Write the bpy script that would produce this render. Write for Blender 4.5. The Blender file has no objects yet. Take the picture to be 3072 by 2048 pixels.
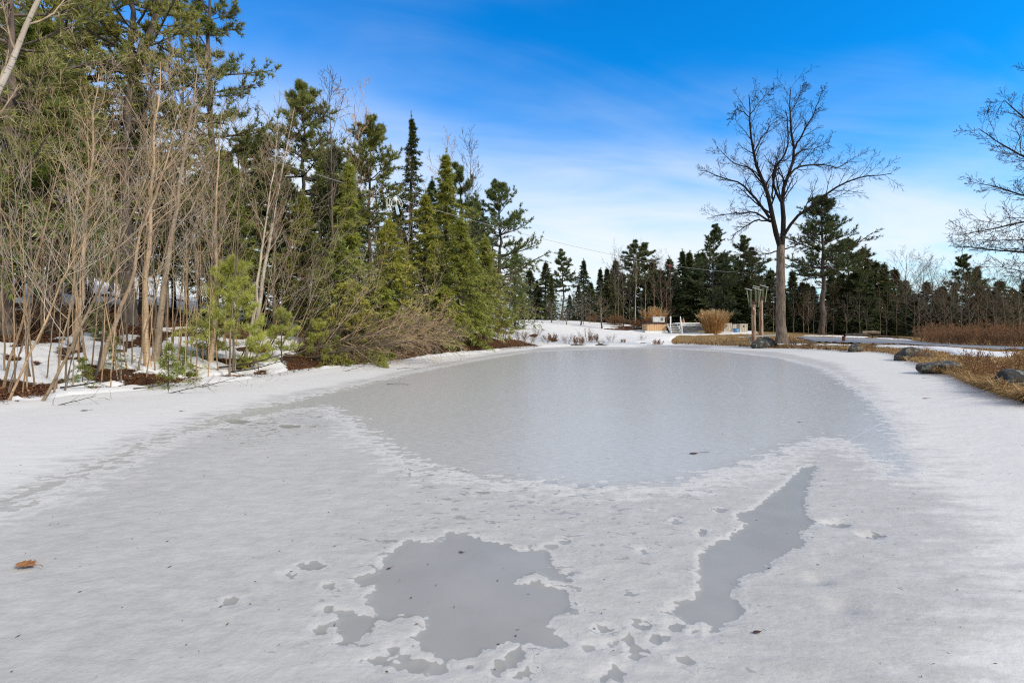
# frozen pond at the edge of a winter wood
import bpy, math, numpy as np
from mathutils import Vector
SC = bpy.context.scene
COL = SC.collection
F, HZ, EYE = 1536.0, 980.0, 1.6          # focal length in photo pixels, horizon row, eye height in metres
rad = math.radians
PI = math.pi

SUN_E, SUN_A = 2.8, 12
SKY_S = 0.08
SKY_TINT = (0.09, 1.80, 2.38)
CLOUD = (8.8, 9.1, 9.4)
EXPO = 0.42
ICE_LO, ICE_HI, ICE_RIM, ICE_LINE = (.31, .306, .299), (.475, .468, .457), (.54, .533, .52), (.20, .23, .23)
GREY_LO, GREY_HI = (.345, .342, .332), (.455, .451, .44)
POOL_LO, POOL_HI = (.262, .258, .245), (.292, .287, .273)
SNOWI_LO, SNOWI_HI = (.48, .475, .466), (.59, .584, .575)
SNOW_LO, SNOW_HI = (.54, .54, .54), (.70, .695, .69)
# ------------------------------------------------------------------ numpy helpers
def smooth(a, b, x):
    t = np.clip((x - a) / (b - a), 0, 1)
    return t * t * (3 - 2 * t)
def _h(ix, iy, s):
    n = (ix * 374761393 + iy * 668265263 + s * 982451653).astype(np.int64)
    n = (n ^ (n >> 13)) * 1274126177
    return ((n ^ (n >> 16)) & 0xffff) / 65535.0
def vnoise(x, y, s=0):
    x = np.asarray(x, float); y = np.asarray(y, float)
    ix = np.floor(x).astype(np.int64); iy = np.floor(y).astype(np.int64)
    fx = x - ix; fy = y - iy
    fx = fx * fx * (3 - 2 * fx); fy = fy * fy * (3 - 2 * fy)
    a = _h(ix, iy, s) * (1 - fx) + _h(ix + 1, iy, s) * fx
    b = _h(ix, iy + 1, s) * (1 - fx) + _h(ix + 1, iy + 1, s) * fx
    return a * (1 - fy) + b * fy
def fbm(x, y, s=0, o=4):
    t, a, w = 0, 0.5, 0
    for i in range(o):
        t = t + a * vnoise(x * 2 ** i + 17.3 * i, y * 2 ** i - 9.1 * i, s + i); w += a; a *= 0.5
    return t / w                              # 0..1, mean 0.5
def sdf(px, py, poly, lim=2.0):
    """signed distance in metres to a closed polygon, positive inside, clamped to +-lim"""
    poly = np.asarray(poly, float)
    out = np.full(px.shape, -float(lim))
    lo = poly.min(0) - lim; hi = poly.max(0) + lim
    m = (px > lo[0]) & (px < hi[0]) & (py > lo[1]) & (py < hi[1])
    x = px[m]; y = py[m]
    if not len(x): return out
    d = np.full(x.shape, 1e9); ins = np.zeros(x.shape, bool)
    for (ax, ay), (bx, by) in zip(poly, np.roll(poly, -1, 0)):
        ex, ey = bx - ax, by - ay
        t = np.clip(((x - ax) * ex + (y - ay) * ey) / max(ex * ex + ey * ey, 1e-9), 0, 1)
        d = np.minimum(d, (x - ax - t * ex) ** 2 + (y - ay - t * ey) ** 2)
        if ay != by:
            c = ((ay > y) != (by > y)) & (x < (bx - ax) * (y - ay) / (by - ay) + ax)
            ins ^= c
    out[m] = np.clip(np.where(ins, 1, -1) * np.sqrt(d), -lim, lim)
    return out
def line_sdf(px, py, pts, lim=0.4):
    out = np.full(px.shape, lim); best = np.full(px.shape, 1e9)
    for (ax, ay), (bx, by) in zip(pts[:-1], pts[1:]):
        ex, ey = bx - ax, by - ay
        t = np.clip(((px - ax) * ex + (py - ay) * ey) / (ex * ex + ey * ey), 0, 1)
        qx = px - ax - t * ex; qy = py - ay - t * ey
        d = np.hypot(qx, qy); s = np.where(ex * qy - ey * qx >= 0, 1, -1)
        m = d < best; best = np.where(m, d, best); out = np.where(m, s * np.minimum(d, lim), out)
    return out
def on_ice(px, py):
    Y = EYE * F / (py - HZ)
    return ((px - 1536) * Y / F, Y)
def ice_poly(pts): return [on_ice(*p) for p in pts]
def ell(cx, cy, rx, ry, n=14, wob=0.25):
    r = np.random.default_rng(int(cx * 7 + cy))
    a = np.linspace(0, 2 * PI, n, endpoint=False)
    k = 1 + wob * (r.random(n) - 0.5) * 2
    return [(cx + rx * math.cos(t) * q, cy + ry * math.sin(t) * q) for t, q in zip(a, k)]

# ------------------------------------------------------------------ terrain
SHORE_PX = [(0,1238),(100,1226),(200,1210),(330,1196),(480,1186),(640,1166),(800,1148),(900,1132),(1010,1115),(1120,1104),(1230,1088),
            (1350,1074),(1450,1064),(1540,1051),(1600,1045),(1700,1041),(1800,1041),(1900,1042),(1990,1037),(2050,1033),(2150,1038),(2230,1043),
            (2300,1049),(2400,1050),(2500,1055),(2560,1060),(2640,1062),(2690,1068),(2705,1086),(2745,1092),(2780,1103),(2805,1128),
            (2850,1131),(2880,1148),(2930,1170),(3000,1195),(3072,1220)]
POND = [on_ice(*p) for p in SHORE_PX] + [(11.2,6.5),(11,0),(8,-6),(0,-9),(-8,-6),(-10.5,0),(-10.4,6)]
CTRL = [(-500,10,.6),(-500,16,1.5),(-500,30,3.6),(-500,50,5.8),(0,12,.43),(0,14.5,.94),(0,20,1.86),(0,32,3.7),(0,50,5.8),(300,14,.5),(300,17,1.05),(300,23,1.9),(300,32,3.3),(300,50,5.8),
        (600,16,.35),(600,20,.95),(600,27,1.75),(600,40,3.3),(600,60,4.5),(900,18,.22),(900,21,.65),(900,27,1.2),(900,40,2.1),(900,60,2.8),
        (1200,24,.45),(1200,27,.85),(1200,36,1.45),(1200,55,2.2),(1450,34,.35),(1450,42,1.05),(1450,55,1.8),
        (1600,45,.25),(1600,52,1.25),(1600,58,2.05),(1600,75,2.3),(1800,46,.25),(1800,52,.9),(1800,60,1.85),(1800,75,2.1),
        (2000,46,.3),(2000,53,.9),(2000,75,1.4),(2200,41,.2),(2200,48,.7),(2200,56,1.0),(2200,75,1.3),(2400,35,.3),(2400,42,.62),(2400,55,.75),(2400,75,1.0),
        (2600,32,.3),(2600,40,.54),(2600,55,.6),(2600,75,.8),(2800,23,.25),(2800,29,.37),(2800,38,.36),(2800,60,.5),
        (3000,16,.28),(3000,20,.34),(3000,28,.36),(3000,45,.4),(3400,14,.35),(3400,30,.4),(3400,60,.5),
        (0,130,9),(800,130,5),(1600,130,3),(2400,130,2),(3200,130,1.5),(0,500,14),(1600,500,6),(3200,500,3)]
def _uv(x, y):
    r = np.hypot(x, y)
    return np.clip(np.arctan2(x, y), -1.25, 1.25) * 1.6, np.log(np.clip(r, 6, 700))
_cx = np.array([((p - 1536) * Y / F, Y) for p, Y, z in CTRL]); _cz = np.array([c[2] for c in CTRL])
_cu = np.stack(_uv(_cx[:, 0], _cx[:, 1]), 1)
def _phi(a, b): return np.sqrt(((a[:, None, :] - b[None]) ** 2).sum(-1) + 0.02)
_A = np.block([[_phi(_cu, _cu), np.ones((len(_cu), 1))], [np.ones((1, len(_cu))), np.zeros((1, 1))]])
_wt = np.linalg.solve(_A, np.append(_cz, 0))
def ground(x, y, detail=True):
    x = np.atleast_1d(np.asarray(x, float)); y = np.atleast_1d(np.asarray(y, float))
    z = np.empty(x.shape)
    for i in range(0, len(x), 40000):
        u = np.stack(_uv(x[i:i + 40000], y[i:i + 40000]), 1)
        z[i:i + 40000] = _phi(u, _cu) @ _wt[:-1] + _wt[-1]
    az = np.abs(np.arctan2(x, y))
    z = np.where(az > 1.25, 0.6, z)
    z = np.maximum(z, 0.2)
    d = -sdf(x, y, POND, 6.0)
    out = 0.05 * smooth(0, 0.25, d) + (z - 0.05) * smooth(0, 3.2, d)
    if detail:
        left = smooth(0.15, -0.1, np.arctan2(x, y))
        hum = (fbm(x * 0.8, y * 0.8, 3) - 0.5) * 0.34 * left + (fbm(x * 0.5, y * 0.5, 7) - 0.5) * 0.12
        out = out + hum * smooth(0.2, 2.5, d)
    return np.where(d > 0, np.maximum(out, 0.004), -0.02 - 0.4 * smooth(0, 2.0, -d))
def gz(x, y): return float(ground([x], [y])[0])
def hit(px, py, start=6.0):
    """where the camera ray through a photo pixel meets the ground"""
    Y = np.geomspace(start, 140, 900)
    X = (px - 1536) * Y / F
    Z = EYE - (py - HZ) * Y / F
    g = np.maximum(ground(X, Y, False), 0)
    i = np.argmax(Z <= g)
    if Z[i] > g[i]: i = len(Y) - 1
    return float(X[i]), float(Y[i])
def at(px, Y): return ((px - 1536) * Y / F, Y)
def hits(pts): return [hit(*p) for p in pts]

# ------------------------------------------------------------------ mesh / object helpers
def mesh_np(name, v, quads=None, tris=None, attrs=None, mat=None, shade=False, cattr=None):
    v = np.asarray(v, np.float32).reshape(-1, 3)
    me = bpy.data.meshes.new(name)
    me.vertices.add(len(v)); me.vertices.foreach_set('co', v.ravel())
    li, st, tot = [], [], 0
    starts = []
    if quads is not None and len(quads):
        q = np.asarray(quads, np.int32).reshape(-1, 4); li.append(q.ravel()); starts.append(np.arange(len(q)) * 4); tot = len(q) * 4
    if tris is not None and len(tris):
        t = np.asarray(tris, np.int32).reshape(-1, 3); li.append(t.ravel()); starts.append(tot + np.arange(len(t)) * 3)
    li = np.concatenate(li); starts = np.concatenate(starts).astype(np.int32)
    me.loops.add(len(li)); me.loops.foreach_set('vertex_index', li.astype(np.int32))
    me.polygons.add(len(starts)); me.polygons.foreach_set('loop_start', starts)
    if shade: me.polygons.foreach_set('use_smooth', np.ones(len(starts), bool))
    for k, a in (attrs or {}).items():
        at_ = me.attributes.new(k, 'FLOAT', 'POINT'); at_.data.foreach_set('value', np.asarray(a, np.float32))
    me.update(calc_edges=True)
    if mat: me.materials.append(mat)
    return me
def link(name, me, parent=None):
    o = bpy.data.objects.new(name, me); COL.objects.link(o)
    if parent is not None: o.parent = parent
    return o
def tag(o, label=None, cat=None, group=None, kind=None):
    for k, v in (('label', label), ('category', cat), ('group', group), ('kind', kind)):
        if v: o[k] = v
    return o
def thing(name, loc, label, cat, group=None, rz=0.0):
    o = bpy.data.objects.new(name, None); COL.objects.link(o)
    o.location = loc; o.rotation_euler = (0, 0, rz); o.empty_display_size = 0.3
    return tag(o, label, cat, group)

# ------------------------------------------------------------------ node helpers
class NT:
    def __init__(s, tree): s.t = tree; s.n = tree.nodes; s.l = tree.links
    def put(s, sock, v):
        if v is None: return
        if isinstance(v, bpy.types.NodeSocket): s.l.new(v, sock)
        elif isinstance(v, (tuple, list)) and len(v) == 3 and sock.type == 'RGBA': sock.default_value = (*v, 1)
        else: sock.default_value = v
    def node(s, typ, ins=None, **kw):
        n = s.n.new(typ)
        for k, v in kw.items(): setattr(n, k, v)
        for k, v in (ins or {}).items(): s.put(n.inputs[k], v)
        return n
    def m(s, op, a, b=None, c=None, clamp=False):
        n = s.node('ShaderNodeMath', {0: a, 1: b, 2: c}, operation=op, use_clamp=clamp); return n.outputs[0]
    def add(s, a, b): return s.m('ADD', a, b)
    def sub(s, a, b): return s.m('SUBTRACT', a, b)
    def mul(s, a, b): return s.m('MULTIPLY', a, b)
    def ss(s, x, a, b, lo=0.0, hi=1.0):
        n = s.node('ShaderNodeMapRange', {0: x, 1: a, 2: b, 3: lo, 4: hi}, interpolation_type='SMOOTHSTEP'); return n.outputs[0]
    def noise(s, vec, scale, detail=3.0, rough=0.55, dist=0.0):
        return s.node('ShaderNodeTexNoise', {'Vector': vec, 'Scale': scale, 'Detail': detail, 'Roughness': rough, 'Distortion': dist}).outputs[0]
    def vor(s, vec, scale, feature='F1', out=0, rnd=1.0):
        return s.node('ShaderNodeTexVoronoi', {'Vector': vec, 'Scale': scale, 'Randomness': rnd}, feature=feature).outputs[out]
    def mix(s, f, a, b, blend='MIX'):
        n = s.node('ShaderNodeMix', data_type='RGBA', blend_type=blend); s.put(n.inputs[0], f); s.put(n.inputs[6], a); s.put(n.inputs[7], b); return n.outputs[2]
    def mixf(s, f, a, b):
        n = s.node('ShaderNodeMix', data_type='FLOAT'); s.put(n.inputs[0], f); s.put(n.inputs[2], a); s.put(n.inputs[3], b); return n.outputs[0]
    def attr(s, name): return s.node('ShaderNodeAttribute', attribute_name=name).outputs['Fac']
    def obj(s): return s.node('ShaderNodeTexCoord').outputs['Object']
    def map(s, vec, scale=(1, 1, 1), rot=(0, 0, 0), loc=(0, 0, 0)):
        return s.node('ShaderNodeMapping', {'Vector': vec, 'Location': loc, 'Rotation': rot, 'Scale': scale}).outputs[0]
    def bump(s, h, strength=0.3, dist=0.02, normal=None):
        return s.node('ShaderNodeBump', {'Height': h, 'Strength': strength, 'Distance': dist, 'Normal': normal}).outputs[0]
def mat(name, build):
    m = bpy.data.materials.new(name); m.use_nodes = True
    t = NT(m.node_tree); p = t.n['Principled BSDF']
    build(t, p); return m
def simple(name, col, rough=0.7, var=0.25, scale=6.0, metal=0.0, bump=0.0, stretch=(1, 1, 1), spec=0.3):
    def b(t, p):
        v = t.map(t.obj(), stretch)
        n = t.noise(v, scale, 5, 0.6)
        lo = tuple(c * (1 - var) for c in col); hi = tuple(min(1, c * (1 + var)) for c in col)
        t.put(p.inputs['Base Color'], t.mix(t.ss(n, .3, .7), lo, hi))
        p.inputs['Roughness'].default_value = rough; p.inputs['Metallic'].default_value = metal
        p.inputs['Specular IOR Level'].default_value = spec
        if bump: t.put(p.inputs['Normal'], t.bump(n, bump, 0.02))
    return mat(name, b)

# ------------------------------------------------------------------ camera, sun, sky
cam = bpy.data.cameras.new('camera'); co = bpy.data.objects.new('camera', cam); COL.objects.link(co)
co.location = (0, 0, EYE); co.rotation_euler = (PI / 2, 0, 0)
cam.sensor_width = 36; cam.lens = 36 * F / 3072; cam.shift_y = -(1024 - HZ) / 3072; cam.clip_end = 3000; cam.clip_start = 0.05
SC.camera = co
SUN_AZ, SUN_EL = rad(124), rad(36)          # azimuth right of the view direction
sl = bpy.data.lights.new('sun', 'SUN'); sl.energy = SUN_E; sl.angle = rad(SUN_A); sl.color = (1, .89, .74)
so = bpy.data.objects.new('sun', sl); COL.objects.link(so)
sd = Vector((math.sin(SUN_AZ) * math.cos(SUN_EL), math.cos(SUN_AZ) * math.cos(SUN_EL), math.sin(SUN_EL)))
so.rotation_euler = sd.to_track_quat('Z', 'Y').to_euler(); so.location = (60, 40, 60)
W = bpy.data.worlds.new('World'); SC.world = W; W.use_nodes = True
t = NT(W.node_tree); bg = t.n['Background']
sky = t.node('ShaderNodeTexSky', sky_type='NISHITA', sun_disc=False)
sky.sun_elevation = SUN_EL; sky.sun_rotation = SUN_AZ; sky.air_density = 1.0; sky.dust_density = 0.3; sky.ozone_density = 2.0
dirv = t.node('ShaderNodeTexCoord').outputs['Generated']
sx = t.node('ShaderNodeSeparateXYZ', {0: dirv})
dx, dy, dz = sx.outputs
den = t.m('MAXIMUM', t.add(dz, .12), .05)
cv = t.node('ShaderNodeCombineXYZ', {0: t.m('DIVIDE', dx, den), 1: t.m('DIVIDE', dy, den), 2: 0.0}).outputs[0]
cv = t.map(cv, (0.7, 1.3, 1), (0, 0, rad(-48)), (4.2, 0, 0))
n1 = t.noise(cv, 0.42, 5, .50, .35)
n2 = t.noise(t.map(cv, (.55, 1, 1), loc=(3, 1, 0)), 1.5, 6, .55, .8)
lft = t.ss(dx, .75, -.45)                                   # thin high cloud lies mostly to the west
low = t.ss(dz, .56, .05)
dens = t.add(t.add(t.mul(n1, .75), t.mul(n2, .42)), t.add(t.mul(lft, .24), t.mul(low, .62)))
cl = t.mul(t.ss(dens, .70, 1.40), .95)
back = t.m('MAXIMUM', t.ss(dy, .25, -.25), t.ss(dz, .72, .9))   # unseen cloud added overhead and behind, to neutralise the blue light on the ice
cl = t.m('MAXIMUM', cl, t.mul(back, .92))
skyc = t.node('ShaderNodeHueSaturation', {'Hue': .5, 'Saturation': 1.35, 'Value': 1.0, 'Color': sky.outputs[0]}).outputs[0]
skyc = t.mix(1.0, skyc, SKY_TINT, 'MULTIPLY')
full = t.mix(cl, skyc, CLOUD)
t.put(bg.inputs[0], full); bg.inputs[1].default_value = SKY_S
SC.view_settings.view_transform = 'Standard'; SC.view_settings.look = 'None'; SC.view_settings.exposure = EXPO; SC.view_settings.gamma = 1
SC.cycles.max_bounces = 6; SC.cycles.diffuse_bounces = 3; SC.cycles.transparent_max_bounces = 4; SC.cycles.use_denoising = False; SC.cycles.filter_width = 1.15; SC.cycles.sample_clamp_indirect = 4.0
# ------------------------------------------------------------------ ice
def polar(radii, fine=0.13, half=57):
    a = np.radians(np.concatenate([np.arange(-half, half + 1e-6, fine), np.arange(half + 4, 360 - half - 2, 4)]))
    n = len(a); R, A = np.meshgrid(radii, a, indexing='ij')
    v = np.stack([R * np.sin(A), R * np.cos(A)], -1).reshape(-1, 2)
    v = np.concatenate([[[0, 0]], v])
    i = np.arange(len(radii) - 1)[:, None] * n + 1; j = np.arange(n)[None]; k = (j + 1) % n
    q = np.stack([i + j, i + n + j, i + n + k, i + k], -1).reshape(-1, 4)[:, ::-1]
    tr = np.stack([np.zeros(n, int), 1 + np.arange(n), 1 + (np.arange(n) + 1) % n], -1)[:, ::-1]
    return v[:, 0], v[:, 1], q, tr
Z5 = lambda p: (900 + p[0] * .6378, 1150 + p[1] * .6378)
Z7 = lambda p: (2000 + p[0] * .6366, 1050 + p[1] * .6366)
POOL_A = [Z5(p) for p in [(470,770),(520,738),(600,750),(670,745),(690,705),(780,715),(860,745),(970,765),(1010,785),(1075,785),(1150,795),(1165,840),(1200,880),(1255,900),(1250,930),
    (1190,920),(1150,900),(1110,882),(1060,900),(1010,935),(1035,945),(1090,938),(1130,955),(1240,965),(1255,1010),(1265,1040),(1235,1080),(1190,1090),(1175,1140),(1230,1190),
    (1245,1230),(1180,1240),(1080,1220),(1000,1215),(930,1250),(850,1245),(830,1290),(740,1305),(690,1300),(620,1260),(570,1230),(555,1200),(595,1150),(600,1110),(540,1090),
    (480,1090),(420,1115),(350,1100),(340,1140),(310,1180),(290,1215),(190,1225),(215,1185),(165,1140),(200,1100),(350,1085),(355,1050),(330,1020),(350,970),(360,940),
    (285,945),(275,925),(370,895),(400,830)]]
POOL_B = [Z7(p) for p in [(640,560),(690,545),(715,548),(690,570),(680,605),(660,640),(650,680),(640,720),(650,770),(690,835),(620,850),(640,900),(635,920),(560,945),(520,975),
    (480,1010),(440,1045),(390,1050),(340,1065),(330,1100),(295,1140),(320,1175),(340,1225),(320,1270),(250,1310),(215,1335),(180,1345),(215,1300),(160,1275),(100,1290),
    (60,1250),(10,1240),(60,1190),(130,1175),(165,1130),(160,1080),(160,1010),(165,960),(210,920),(300,885),(350,850),(385,820),(340,800),(335,770),(395,765),(430,740),
    (480,700),(530,660),(580,620),(610,590)]]
SMALL = []
for p, rx, ry in [((1615,1140),22,20),((1765,1145),32,24),((1730,1195),18,12),((1470,1230),26,14),((1550,1215),18,14),((1585,1290),24,14),((1575,1255),34,12),((1490,1360),38,26),
    ((1430,1165),18,10),((1415,1390),26,12),((1040,1385),38,24),((1025,1272),16,16),((995,1325),20,18),((938,1352),16,18),((430,1256),14,16),((492,1290),18,20),((520,1335),60,16),
    ((645,1355),30,26),((365,1308),36,9),((120,1072),18,9),((215,1085),44,12),((310,935),40,16),((1370,1252),26,9),((1855,1172),22,13),((1920,1182),22,11),((1680,1205),12,20),
    ((1735,1245),26,9),((1810,1310),18,10),((1985,598),20,8),((1770,650),20,7),((1620,790),22,8),((800,1330),26,10),((130,960),14,8),((90,1165),20,9),((1890,705),12,10),
    ((1240,745),26,8),((1190,770),30,9),((1340,480),26,7),((1410,478),26,9),((1170,465),26,7)]:
    SMALL.append((*Z5(p), rx * .64, ry * .64))
SMALL += [(2510,1572,26,7),(2612,1606,26,6),(865,1727,16,8),(690,1808,12,7),(930,1700,30,10),(715,1265,36,6),(870,1280,30,5),(2270,1710,14,8)]
GREY = [(-40,1508),(200,1422),(380,1352),(560,1283),(760,1228),(950,1188),(1150,1140),(1300,1108),(1480,1074),(1600,1056),(1800,1048),(1990,1045),(2180,1056),(2330,1074),(2450,1105),
        (2560,1170),(2640,1250),(2690,1330),(2720,1385),(2712,1425),(2650,1385),(2560,1332),(2480,1305),(2400,1325),(2330,1350),(2260,1380),(2180,1400),(2120,1424),(2010,1443),(1900,1455),(1780,1454),(1640,1443),
        (1480,1434),(1330,1402),(1230,1372),(1150,1322),(1080,1264),(1010,1218),(900,1222),(800,1240),(650,1270),(500,1312),(350,1378),(200,1445),(-40,1540)]
SNOW_L = [(-900,1500),(-60,1520),(0,1490),(200,1405),(380,1330),(560,1268),(750,1214),(950,1172),(1150,1128),(1300,1096),(1500,1060),(1600,1050),(1590,1030),(1200,1030),(600,1050),(-900,1150)]
SNOW_R = [(2100,1046),(2330,1056),(2500,1090),(2600,1165),(2690,1265),(2735,1360),(2790,1460),(2825,1560),(2840,1680),(2790,1830),(2735,1980),(2700,2200),(3600,2600),(3600,1100),(2700,1030),(2200,1030)]
radii = np.concatenate([[1.0, 1.6], np.geomspace(1.9, 13, 300), np.geomspace(13, 62, 190)[1:]])
x, y, q, tr = polar(radii)
near = y < 9
pool = np.full(x.shape, -1.0)
pool = np.maximum(pool, sdf(x, y, ice_poly(POOL_A), 1)); pool = np.maximum(pool, sdf(x, y, ice_poly(POOL_B), 1))
for e in SMALL: pool = np.maximum(pool, sdf(x, y, ice_poly(ell(*e)), 1))
grey = sdf(x, y, ice_poly(GREY), 2)
snow = np.maximum(sdf(x, y, ice_poly(SNOW_L), 3), sdf(x, y, ice_poly(SNOW_R), 3))
dsh = -sdf(x, y, POND, 3)
snow = np.maximum(snow, 0.55 + dsh)            # a snowy lip all round the shore
CR1 = ice_poly([(2085,1265),(2130,1232),(2185,1205),(2222,1182),(2224,1160),(2190,1130),(2203,1105),(2206,1085),(2222,1068)])
CR2 = ice_poly([(2545,1322),(2600,1290),(2655,1268),(2672,1248),(2655,1232),(2622,1215),(2640,1200)])
crack = np.where(np.hypot(x - 12, y - 15) < 9, np.clip(line_sdf(x, y, CR1), -9, 9), 1.0)
c2 = line_sdf(x, y, CR2)
crack = np.where(np.abs(c2) < np.abs(crack), c2, crack)
blob = np.exp(-np.maximum(-np.maximum(sdf(x, y, ice_poly(POOL_A), 2), sdf(x, y, ice_poly(POOL_B), 2)), 0) / .7)
bl2 = sdf(x, y, ice_poly([(1150,1330),(1900,1470),(2250,1420),(2350,1480),(2050,1800),(2050,2048),(1000,2048),(900,1640),(1100,1560)]), 1)
blob = np.maximum(blob * .8, smooth(-.3, .5, bl2))
bl3 = sdf(x, y, ice_poly([(560,1290),(800,1235),(1000,1220),(1060,1280),(900,1330),(640,1370)]), 1)
blob = np.maximum(blob, 1.15 * smooth(-.5, .6, bl3))
# real relief: dimpled refrozen slush, smooth pools
rough = smooth(.02, -.06, pool) * smooth(.3, -.2, grey)
z = (fbm(x * 5.0, y * 7.0, 11, 4) - .5) * .009 * rough + (fbm(x * .7, y * .7, 12, 3) - .5) * .014
z += 0.01 * rough + .05 * smooth(0.2, 2.2, snow) + .05 * smooth(-.5, .3, dsh)
for px, py, s in [(2510,1572,.10),(2612,1606,.09),(2530,1822,.10),(2450,1740,.08)]:
    a, b = on_ice(px, py); z -= .025 * np.exp(-(((x - a) / s) ** 2 + ((y - b) / (s * .8)) ** 2))
def ice_mat(t, p):
    o = t.obj()
    wrp = t.node('ShaderNodeTexNoise', {'Vector': o, 'Scale': 5.0, 'Detail': 2.0}).outputs['Color']
    sc = t.node('ShaderNodeVectorMath', {0: wrp, 'Scale': .14}, operation='SCALE').outputs[0]
    ow = t.node('ShaderNodeVectorMath', {0: o, 1: sc}, operation='ADD').outputs[0]
    fa = t.vor(ow, 7.5, 'F1'); fb = t.vor(ow, 21, 'F1')
    nz = t.noise(o, 3.2, 5, .6); nz2 = t.noise(o, 14, 4, .6)
    lobes = t.add(t.mul(t.sub(fa, .42), .07), t.add(t.mul(t.sub(fb, .45), .055), t.mul(t.sub(nz, .5), .05)))
    dp = t.add(t.attr('pool'), lobes)
    fine = t.noise(t.map(o, (1, 1.5, 1)), 38, 5, .65); med = t.noise(t.map(o, (1, 1.8, 1)), 4.5, 5, .6); big = t.noise(o, .55, 3, .5)
    # scattered little melt holes
    hn = t.noise(t.map(ow, (1.0, 1.7, 1)), 7.5, 3, .6, .4)
    hole = t.add(t.sub(hn, .775), t.mul(t.attr('blob'), .165))
    pm = t.m('MAXIMUM', t.ss(dp, -.004, .004), t.ss(hole, -.006, .006))
    stripe = t.noise(t.map(ow, (.6, 2.2, 1)), 3.2, 6, .62)
    gl = t.add(t.mul(t.sub(fa, .42), .55), t.add(t.mul(t.sub(stripe, .5), 1.5), t.mul(t.sub(fb, .45), .12)))
    dg = t.add(t.attr('grey'), gl)
    gm = t.ss(dg, -.02, .03)
    dn = t.add(t.attr('snow'), t.add(t.mul(t.sub(stripe, .5), 1.6), t.mul(t.sub(t.noise(o, .8, 3), .5), .9)))
    sm = t.ss(dn, -.2, .5)
    tone = t.add(t.add(t.mul(t.sub(med, .5), 1.15), t.mul(t.sub(fine, .5), .75)), t.mul(t.sub(big, .5), .7))
    white = t.mix(t.add(.5, tone), ICE_LO, ICE_HI)
    rim = t.mul(t.ss(dp, -.075, -.012), t.sub(1.0, pm))
    rimg = t.mul(t.ss(dg, -.55, -.06), t.sub(1.0, gm))
    white = t.mix(t.mul(rimg, t.ss(fine, .25, .6, .25, .85)), white, ICE_RIM)
    white = t.mix(t.mul(rim, .28), white, ICE_RIM)
    ln = t.ss(t.m('ABSOLUTE', t.add(dp, t.add(.055, t.mul(t.sub(nz2, .5), .05)))), .0045, .001)
    lm = t.mul(ln, t.ss(nz, .46, .58))
    ln2 = t.ss(t.m('ABSOLUTE', t.sub(t.noise(ow, 4.3, 2, .5), .5)), .0035, .0008)
    lm = t.m('MAXIMUM', lm, t.mul(t.mul(ln2, t.ss(t.noise(o, 9, 2), .52, .6)), t.attr('blob')))
    white = t.mix(t.mul(lm, .55), white, ICE_LINE)
    scr = t.noise(t.map(o, (1.0, 5.5, 1), (0, 0, rad(14))), 7, 6, .7)
    gcol = t.mix(t.ss(scr, .35, .68), GREY_LO, GREY_HI)
    gcol = t.mix(t.mul(t.ss(t.noise(t.map(o, (1, 3.2, 1)), 9, 6, .75), .64, .74), .55), gcol, ICE_HI)
    pcol = t.mix(t.ss(t.noise(o, 2.2, 4), .3, .7), POOL_LO, POOL_HI)
    pcol = t.mix(t.mul(t.ss(t.vor(o, 55), .10, .05), .25), pcol, ICE_LO)
    col = t.mix(gm, white, gcol)
    col = t.mix(t.mul(pm, t.sub(1.0, t.mul(gm, .6))), col, pcol)
    scol = t.mix(t.add(.5, t.add(t.mul(t.sub(fine, .5), .3), t.mul(t.sub(stripe, .5), .9))), SNOWI_LO, SNOWI_HI)
    col = t.mix(t.mul(sm, t.sub(1.0, t.mul(pm, .8))), col, scol)
    ck = t.ss(t.m('ABSOLUTE', t.attr('crack')), .015, .002)
    col = t.mix(t.mul(ck, t.ss(nz, .3, .6, .1, .6)), col, SNOWI_HI)
    gr = t.ss(t.vor(o, 6.0), .06, .04)                        # odd specks of grit and bark
    col = t.mix(t.mul(gr, t.mul(t.ss(t.noise(o, 2.1, 2), .56, .62), .8)), col, (.09, .07, .05))
    t.put(p.inputs['Base Color'], col)
    rg = t.mixf(gm, .62, t.add(.17, t.mul(scr, .20))); rg = t.mixf(pm, rg, .2); rg = t.mixf(sm, rg, .8)
    t.put(p.inputs['Roughness'], rg)
    p.inputs['IOR'].default_value = 1.31
    t.put(p.inputs['Specular IOR Level'], t.mixf(sm, t.mixf(gm, .34, .42), .12))
    ga = t.ss(t.attr('grey'), -.1, .2)
    h = t.add(t.mul(t.noise(t.map(o, (1.1, 1.45, 1)), 9, 4, .62), t.mixf(ga, 1.0, .19)), 0.0)
    st = t.mixf(t.m('MAXIMUM', pm, 0.0), .34, .02)
    b = t.node('ShaderNodeBump', {'Height': h, 'Strength': st, 'Distance': .03})
    t.put(p.inputs['Normal'], b.outputs[0])
ICE = mat('ice', ice_mat)
io = link('pond_ice', mesh_np('pond_ice', np.stack([x, y, z], 1), q, tr, dict(pool=pool, grey=grey, snow=snow, crack=crack, blob=blob), ICE, True))
tag(io, kind='structure'); io_xy = (x.copy(), y.copy(), z.copy()); radii_i = radii.copy()

# ------------------------------------------------------------------ ground sheet
radii = np.concatenate([[3, 6, 8], np.geomspace(9, 70, 330), np.geomspace(70, 900, 60)[1:]])
x, y, q, tr = polar(radii, .14)
d = -sdf(x, y, POND, 8)
z0 = ground(x, y)
az = np.arctan2(x, y); pxv = 1536 + 1536 * np.tan(np.clip(az, -1.3, 1.3))
rng = np.random.default_rng(5)
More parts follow.
